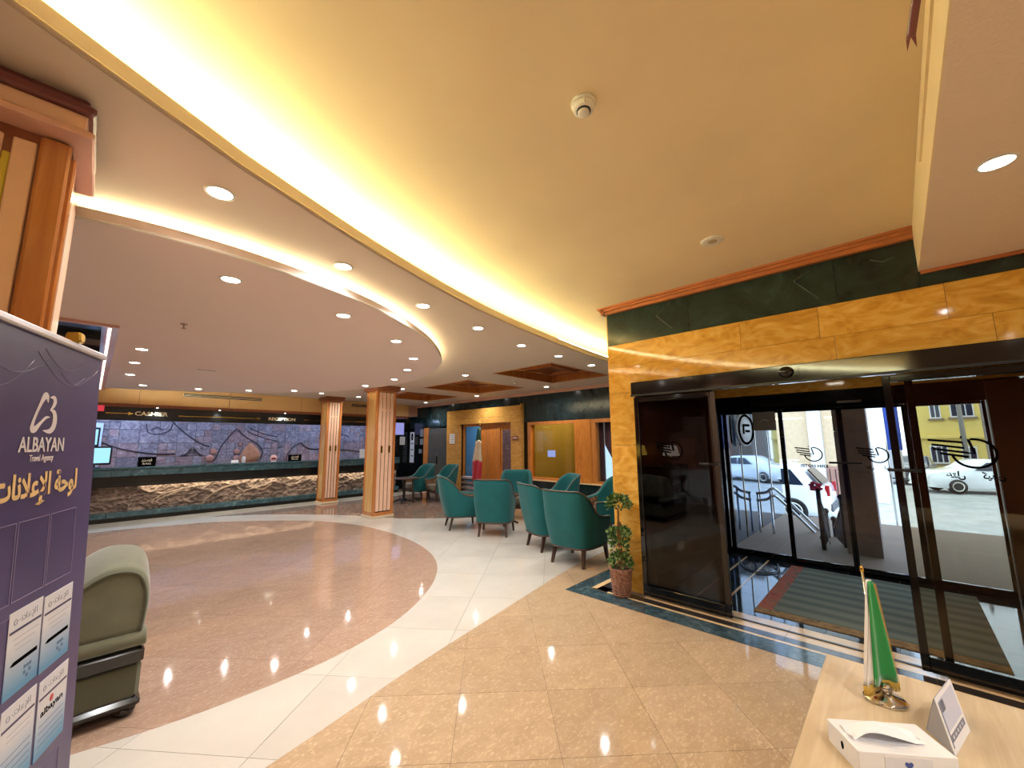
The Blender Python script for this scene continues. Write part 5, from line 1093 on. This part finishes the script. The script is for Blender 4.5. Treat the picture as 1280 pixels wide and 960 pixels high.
for y, z in ((.02, .66), (-.18, .72)): MB().tube([(0, y, z), (0, y, -.60)], .018, 8).build('post', sil, t)
# white suv
def car(name, lab, x, y, heading, Ln, Wd_, prof_, glassp, zc, wheels, body_m, wr=.34, tail=None, roofr=True):
    """side profile in (along, height), extruded across the width with tumblehome"""
    t = thing(name, lab, 'car', (x, y, ZS), heading); P = catmull(prof_, 3, True)
    secs = []
    for w_, s in ((-Wd_/2, .96), (-Wd_/2+.05, 1.0), (0, 1.01), (Wd_/2-.05, 1.0), (Wd_/2, .96)):
        secs.append([((a-Ln/2)*(.99 if s < 1 else 1), w_*(1 if h < zc else 1-.16*(h-zc)/.6), .25+(h-.25)*s if h > .3 else h) for a, h in P])
    MB().sweep(secs, True).build('body', body_m, t)
    gm = bpy.data.materials.get('car_glass') or mat('car_glass', (34, 44, 60), .08)
    for s in (-1, 1):
        for g in glassp:
            q = [(a-Ln/2, s*(Wd_/2*(1-.16*max(0, h-zc)/.6)+.004), h) for a, h in g]; r = [(a, b-s*.03, c) for a, b, c in q]; MB().sweep([q, r], True, smooth=False).build('side_window', gm, t)
    for a in wheels:
        for s in (-1, 1):
            R = Matrix.Translation((a-Ln/2, s*(Wd_/2-.09), wr)) @ Matrix.Rotation(radians(90), 4, 'X')
            MB().lathe([(wr*.6, -.10), (wr*.96, -.10), (wr, -.06), (wr, .06), (wr*.96, .10), (wr*.6, .10)], n=28).xf(R).build('tyre', M['blackm'], t)
            q = MB().lathe([(wr*.62, -.101), (wr*.64, -.112), (wr*.55, -.112), (wr*.52, -.10)], n=24, cap=False)
            for k in range(5): q.tube([(0, 0, s*.108), (wr*.57*cos(k*1.257), wr*.57*sin(k*1.257), s*.108)], .03, 4)
            q.xf(R).build('rim', M['chrome'], t)
    return t, gm
wbody = mat('white_car_paint', (232, 236, 240), .2, coat=.6)
pf = [(0,.45),(.02,.75),(.08,1.02),(.30,1.10),(.55,1.42),(.75,1.60),(1.4,1.66),(2.6,1.64),(3.0,1.52),(3.5,1.14),(4.2,1.02),(4.42,.85),(4.45,.45),(4.2,.26),(.3,.26)]
t, gm = car('white_suv', 'white sport utility car parked across from the steps', 14.9, 3.75, radians(90), 4.45, 1.8, pf, [[(.55,1.08),(.85,1.5),(1.35,1.53),(1.35,1.08)],[(1.42,1.08),(1.42,1.53),(2.2,1.53),(2.2,1.06)],[(2.27,1.06),(2.27,1.53),(2.75,1.50),(3.25,1.08)]], 1.05, (.85, 3.55), wbody, .36)
q = MB().add([(-2.225+.16, -.70, 1.10), (-2.225+.16, .70, 1.10), (-2.225+.48, .60, 1.50), (-2.225+.48, -.60, 1.50)], [(0,1,2,3)]); q.add([(a-.03, b, c+.02) for a, b, c in q.v[:4]], [(3,2,1,0)]); q.build('rear_window', gm, t)
for s in (-1, 1): MB().bbox(-2.24, -2.14, s*.80-.08, s*.80+.08, .82, 1.10, .01).build('tail_lamp', mat('tail_red', (170, 30, 34), .2), t); MB().tube([(-1.4, s*.62, 1.70), (.5, s*.62, 1.70)], .02, 6).tube([(-1.3, s*.62, 1.64), (-1.3, s*.62, 1.7)], .015, 5).tube([(.4, s*.62, 1.62), (.4, s*.62, 1.7)], .015, 5).build('roof_rail', M['chrome'], t)
MB().bbox(-2.26, -2.18, -.26, .26, .72, .84, .005).build('number_plate', M['white_p'], t); MB().bbox(-2.27, -2.15, -.86, .86, .38, .60, .02).build('bumper', mat('bumper_grey', (60, 62, 66), .5), t)
ps = [(0,.40),(.03,.70),(.2,.88),(.8,.95),(1.35,1.32),(1.7,1.42),(2.5,1.42),(3.1,1.06),(4.1,.92),(4.38,.72),(4.4,.40),(4.1,.25),(.3,.25)]
gls = [[(1.0,.98),(1.42,1.30),(1.95,1.34),(1.95,.98)],[(2.02,.98),(2.02,1.34),(2.45,1.33),(2.9,1.0)]]
car('white_sedan', 'white saloon car parked before the yellow house', 27.0, -2.5, radians(112), 4.4, 1.72, ps, gls, .95, (.8, 3.5), wbody, .31)
car('dark_car', 'dark parked car at the left end of the yellow house', 31.5, -.3, radians(172), 4.2, 1.7, ps, gls, .95, (.8, 3.4), mat('dark_paint', (52, 60, 74), .2, coat=.5), .31)
car('grey_car', 'grey car parked far along the street at the left', 17.0, 9.8, radians(92), 4.3, 1.7, ps, gls, .95, (.8, 3.4), mat('grey_paint', (110, 120, 134), .2, coat=.5), .31)
# motorbike
mo = thing('motorbike', 'dark motorbike parked beyond the ramp handrail', 'motorbike', (13.2, 4.6, ZS), radians(80))
for a in (-.62, .62): MB().tube([(a+.27*cos(q), 0, .30+.27*sin(q)) for q in [2*pi*i/20 for i in range(20)]], .045, 6, closed=True).build('wheel', M['blackm'], mo); MB().tube([(a, -.06, .3), (a, .06, .3)], .05, 8).build('hub', M['chrome'], mo)
MB().sweep([[(a, w_*cos(q), z+h_*sin(q)) for q in [2*pi*i/10 for i in range(10)]] for a, w_, z, h_ in ((-.75,.05,.78,.04), (-.5,.12,.76,.06), (-.1,.13,.72,.07), (.15,.13,.80,.12), (.38,.09,.82,.08), (.5,.03,.86,.04))], True).build('seat_tank', mat('bike_body', (40, 44, 60), .3), mo)
MB().bbox(-.25, .25, -.10, .10, .28, .60, .04).build('engine', M['chairwood'], mo); MB().tube([(.62, 0, .3), (.42, 0, 1.0)], .03, 6).build('fork', M['chrome'], mo); MB().tube([(.36, -.34, 1.04), (.44, 0, 1.0), (.36, .34, 1.04)], .016, 6).build('handlebar', M['blackm'], mo)
# facades across the street
cr_st = mat('cream_cornice_stone', (226, 222, 214), .6, var=.05); warmwall = mat('warm_shop_wall', (206, 178, 142), .6, var=.08); brickw = mat('brick_band', (176, 130, 112), .7, var=.1)
fb = thing('shop_building', 'pale stone shop front with cornices across the street', 'building', (20.5, 4.0, ZS))
MB().box(0, 6, -3.5, 3.4, 0, 12).build('wall', cr_st, fb)
for z, d in ((3.95, .35), (4.15, .5), (4.35, .42), (6.6, .3), (6.8, .45)): MB().bbox(-d, -.001, -3.6, 3.5, z, z+.14, .02).build('cornice', cr_st, fb)
for y in (-3.3, -1.55, .2, 2.6): MB().bbox(-.22, -.001, y-.22, y+.22, 0, 3.94, .02).build('pilaster', cr_st, fb)
for a, b in ((-3.05, -1.8), (-1.3, -.05), (.45, 2.35)):
    MB().box(-.03, -.002, a, b, 1.3, 3.6).build('shop_window', warmwall, fb); MB().box(-.06, -.003, a, b, .15, 1.28).build('brick_panel', brickw, fb); MB().box(-.05, -.031, a+.1, b-.1, 3.2, 3.26).build('light_line', emat('shop_light', (255, 236, 190), 2.0), fb)
    for k in range(7): MB().tube([(-.12, a+(b-a)*(k+.5)/7, .15), (-.12, a+(b-a)*(k+.5)/7, 1.2)], .015, 4).build('grille_bar', iron, fb)
gb = thing('grey_building', 'blue grey building far along the street at the left', 'building', (22, 14, ZS)); MB().box(0, 6, -6.4, 10, 0, 9).build('wall', mat('blue_grey_wall', (150, 166, 188), .7, var=.08), gb)
for k in range(5): MB().box(-.06, -.001, -5.8+2.6*k, -4.2+2.6*k, .05, 2.9).build('shutter', mat('blue_shutter', (110, 136, 170), .5) if 'blue_shutter' not in bpy.data.materials else bpy.data.materials['blue_shutter'], gb); MB().box(-.05, -.001, -5.6+2.6*k, -4.4+2.6*k, 4.6, 6.2).build('window', gm, gb)
yb = thing('yellow_house', 'yellow rendered house with white framed windows down the street', 'building', (46.8, -3.0, ZS))
ym = mat('yellow_render', (222, 196, 112), .8, var=.06); MB().box(0, 9, -2.2, 2.4, 0, 8.2).build('wall', ym, yb); MB().bbox(-.3, -.001, -2.2, 2.4, 2.35, 2.6, .03).build('ledge', ym, yb); MB().bbox(-.3, 9.2, -2.3, 2.5, 8.2, 8.5, .03).build('parapet', mat('parapet_grey', (120, 116, 110), .7), yb)
for y, z, w_, h_ in ((.70, 3.95, .62, 1.35), (-.75, 4.0, 1.25, 1.35), (-.8, .55, .8, 1.2), (.8, .4, 1.0, 1.4)):
    f = MB().box(-.10, -.001, y-w_/2, y+w_/2, z, z+h_).build('window_frame', M['white_p'], yb); n_ = 2 if w_ < .9 else 3
    for k in range(n_): MB().box(-.12, -.101, y-w_/2+.07+(w_-.07)/n_*k, y-w_/2+(w_-.07)/n_*(k+1), z+.1, z+h_-.1).build('pane', gm, f)
    MB().bbox(-.2, -.001, y-w_/2-.15, y+w_/2+.15, z-.16, z-.01, .01).build('sill', mat('sill_grey', (130, 112, 90), .7) if 'sill_grey' not in bpy.data.materials else bpy.data.materials['sill_grey'], yb)
rb2 = thing('brown_house', 'dark brown house front right of the yellow house', 'building', (34, -7.4, ZS)); MB().box(0, 6, -6, 3.4, 0, 9).build('wall', mat('brown_render', (104, 88, 76), .8, var=.1), rb2)
for k in range(3): MB().box(-.05, -.001, -5+2.6*k, -3.6+2.6*k, 3.6, 5.0).build('window', gm, rb2); MB().box(-.05, -.001, -5+2.6*k, -3.2+2.6*k, .05, 2.5).build('shutter', M['wood_dk'], rb2)
lp = thing('street_pole', 'grey utility pole before the yellow house', 'pole', (31.0, -2.4, ZS)); MB().tube([(0, 0, 0), (0, 0, 7.5)], [.11, .08], 10).build('pole', mat('concrete_grey', (120, 116, 108), .8), lp)
for z in (6.6, 7.1): MB().bbox(-.05, .05, -.7, .7, z, z+.08, .01).build('cross_arm', iron, lp)
for k, z in enumerate((5.4, 5.9, 7.2)): MB().tube([(0, 1.6-3.4*i/14, z-.35*sin(pi*i/14)) for i in range(15)], .012, 4).build('cable', iron, lp)
bn2 = thing('street_banner', 'blue and white feather banner beside the shop front', 'flag', (12.5, .22, ZS)); MB().tube([(0, 0, 0), (0, 0, 3.3)], .02, 6).build('pole', M['chrome'], bn2); MB().lathe([(.22, 0), (.2, .06)], n=12).build('base', M['blackm'], bn2)
MB().bbox(-.004, .004, -.26, -.02, 2.1, 3.2, .002).build('blue_cloth', mat('banner_blue', (54, 84, 176), .6), bn2); MB().bbox(-.004, .004, -.24, -.02, 1.5, 2.098, .002).build('white_cloth', M['white_p'], bn2)
rs_ = thing('round_sign', 'round white sign with black ring fixed to the glass screen outside at the left', 'sign', (7.75, 1.90, 1.78), radians(78)); MB().lathe([(.28, -.02), (.29, 0), (.28, .02)], n=32).xf(Matrix.Rotation(radians(90), 4, 'Y')).build('disc', M['white_p'], rs_); MB().tube([(-.026, .24*cos(a), .24*sin(a)) for a in [i*pi/12 for i in range(24)]], .022, 4, closed=True).build('ring', ink, rs_); MB().bbox(-.034, -.022, -.12, .10, .05, .09, .004).bbox(-.034, -.022, .06, .10, -.08, .05, .004).bbox(-.034, -.022, -.12, .02, -.05, -.01, .004).build('mark', ink, rs_)

# mirrored glass screen beside the landing
gs = thing('glass_screen', 'bluish reflecting glass shop screen running out beside the landing', 'glass screen', (6.75, 1.985, 0))
gmir = mat('reflecting_blue_glass', (120, 140, 165), .03, 1.0)
for k in range(4):
    x0 = 1.0*k; MB().box(x0+.012, x0+.988, 0, .012, -.70, 2.6).build('pane', gmir, gs)
    MB().bbox(x0-.012, x0+.012, -.012, .02, -.75, 2.62, .003).build('mullion', M['chrome'], gs)
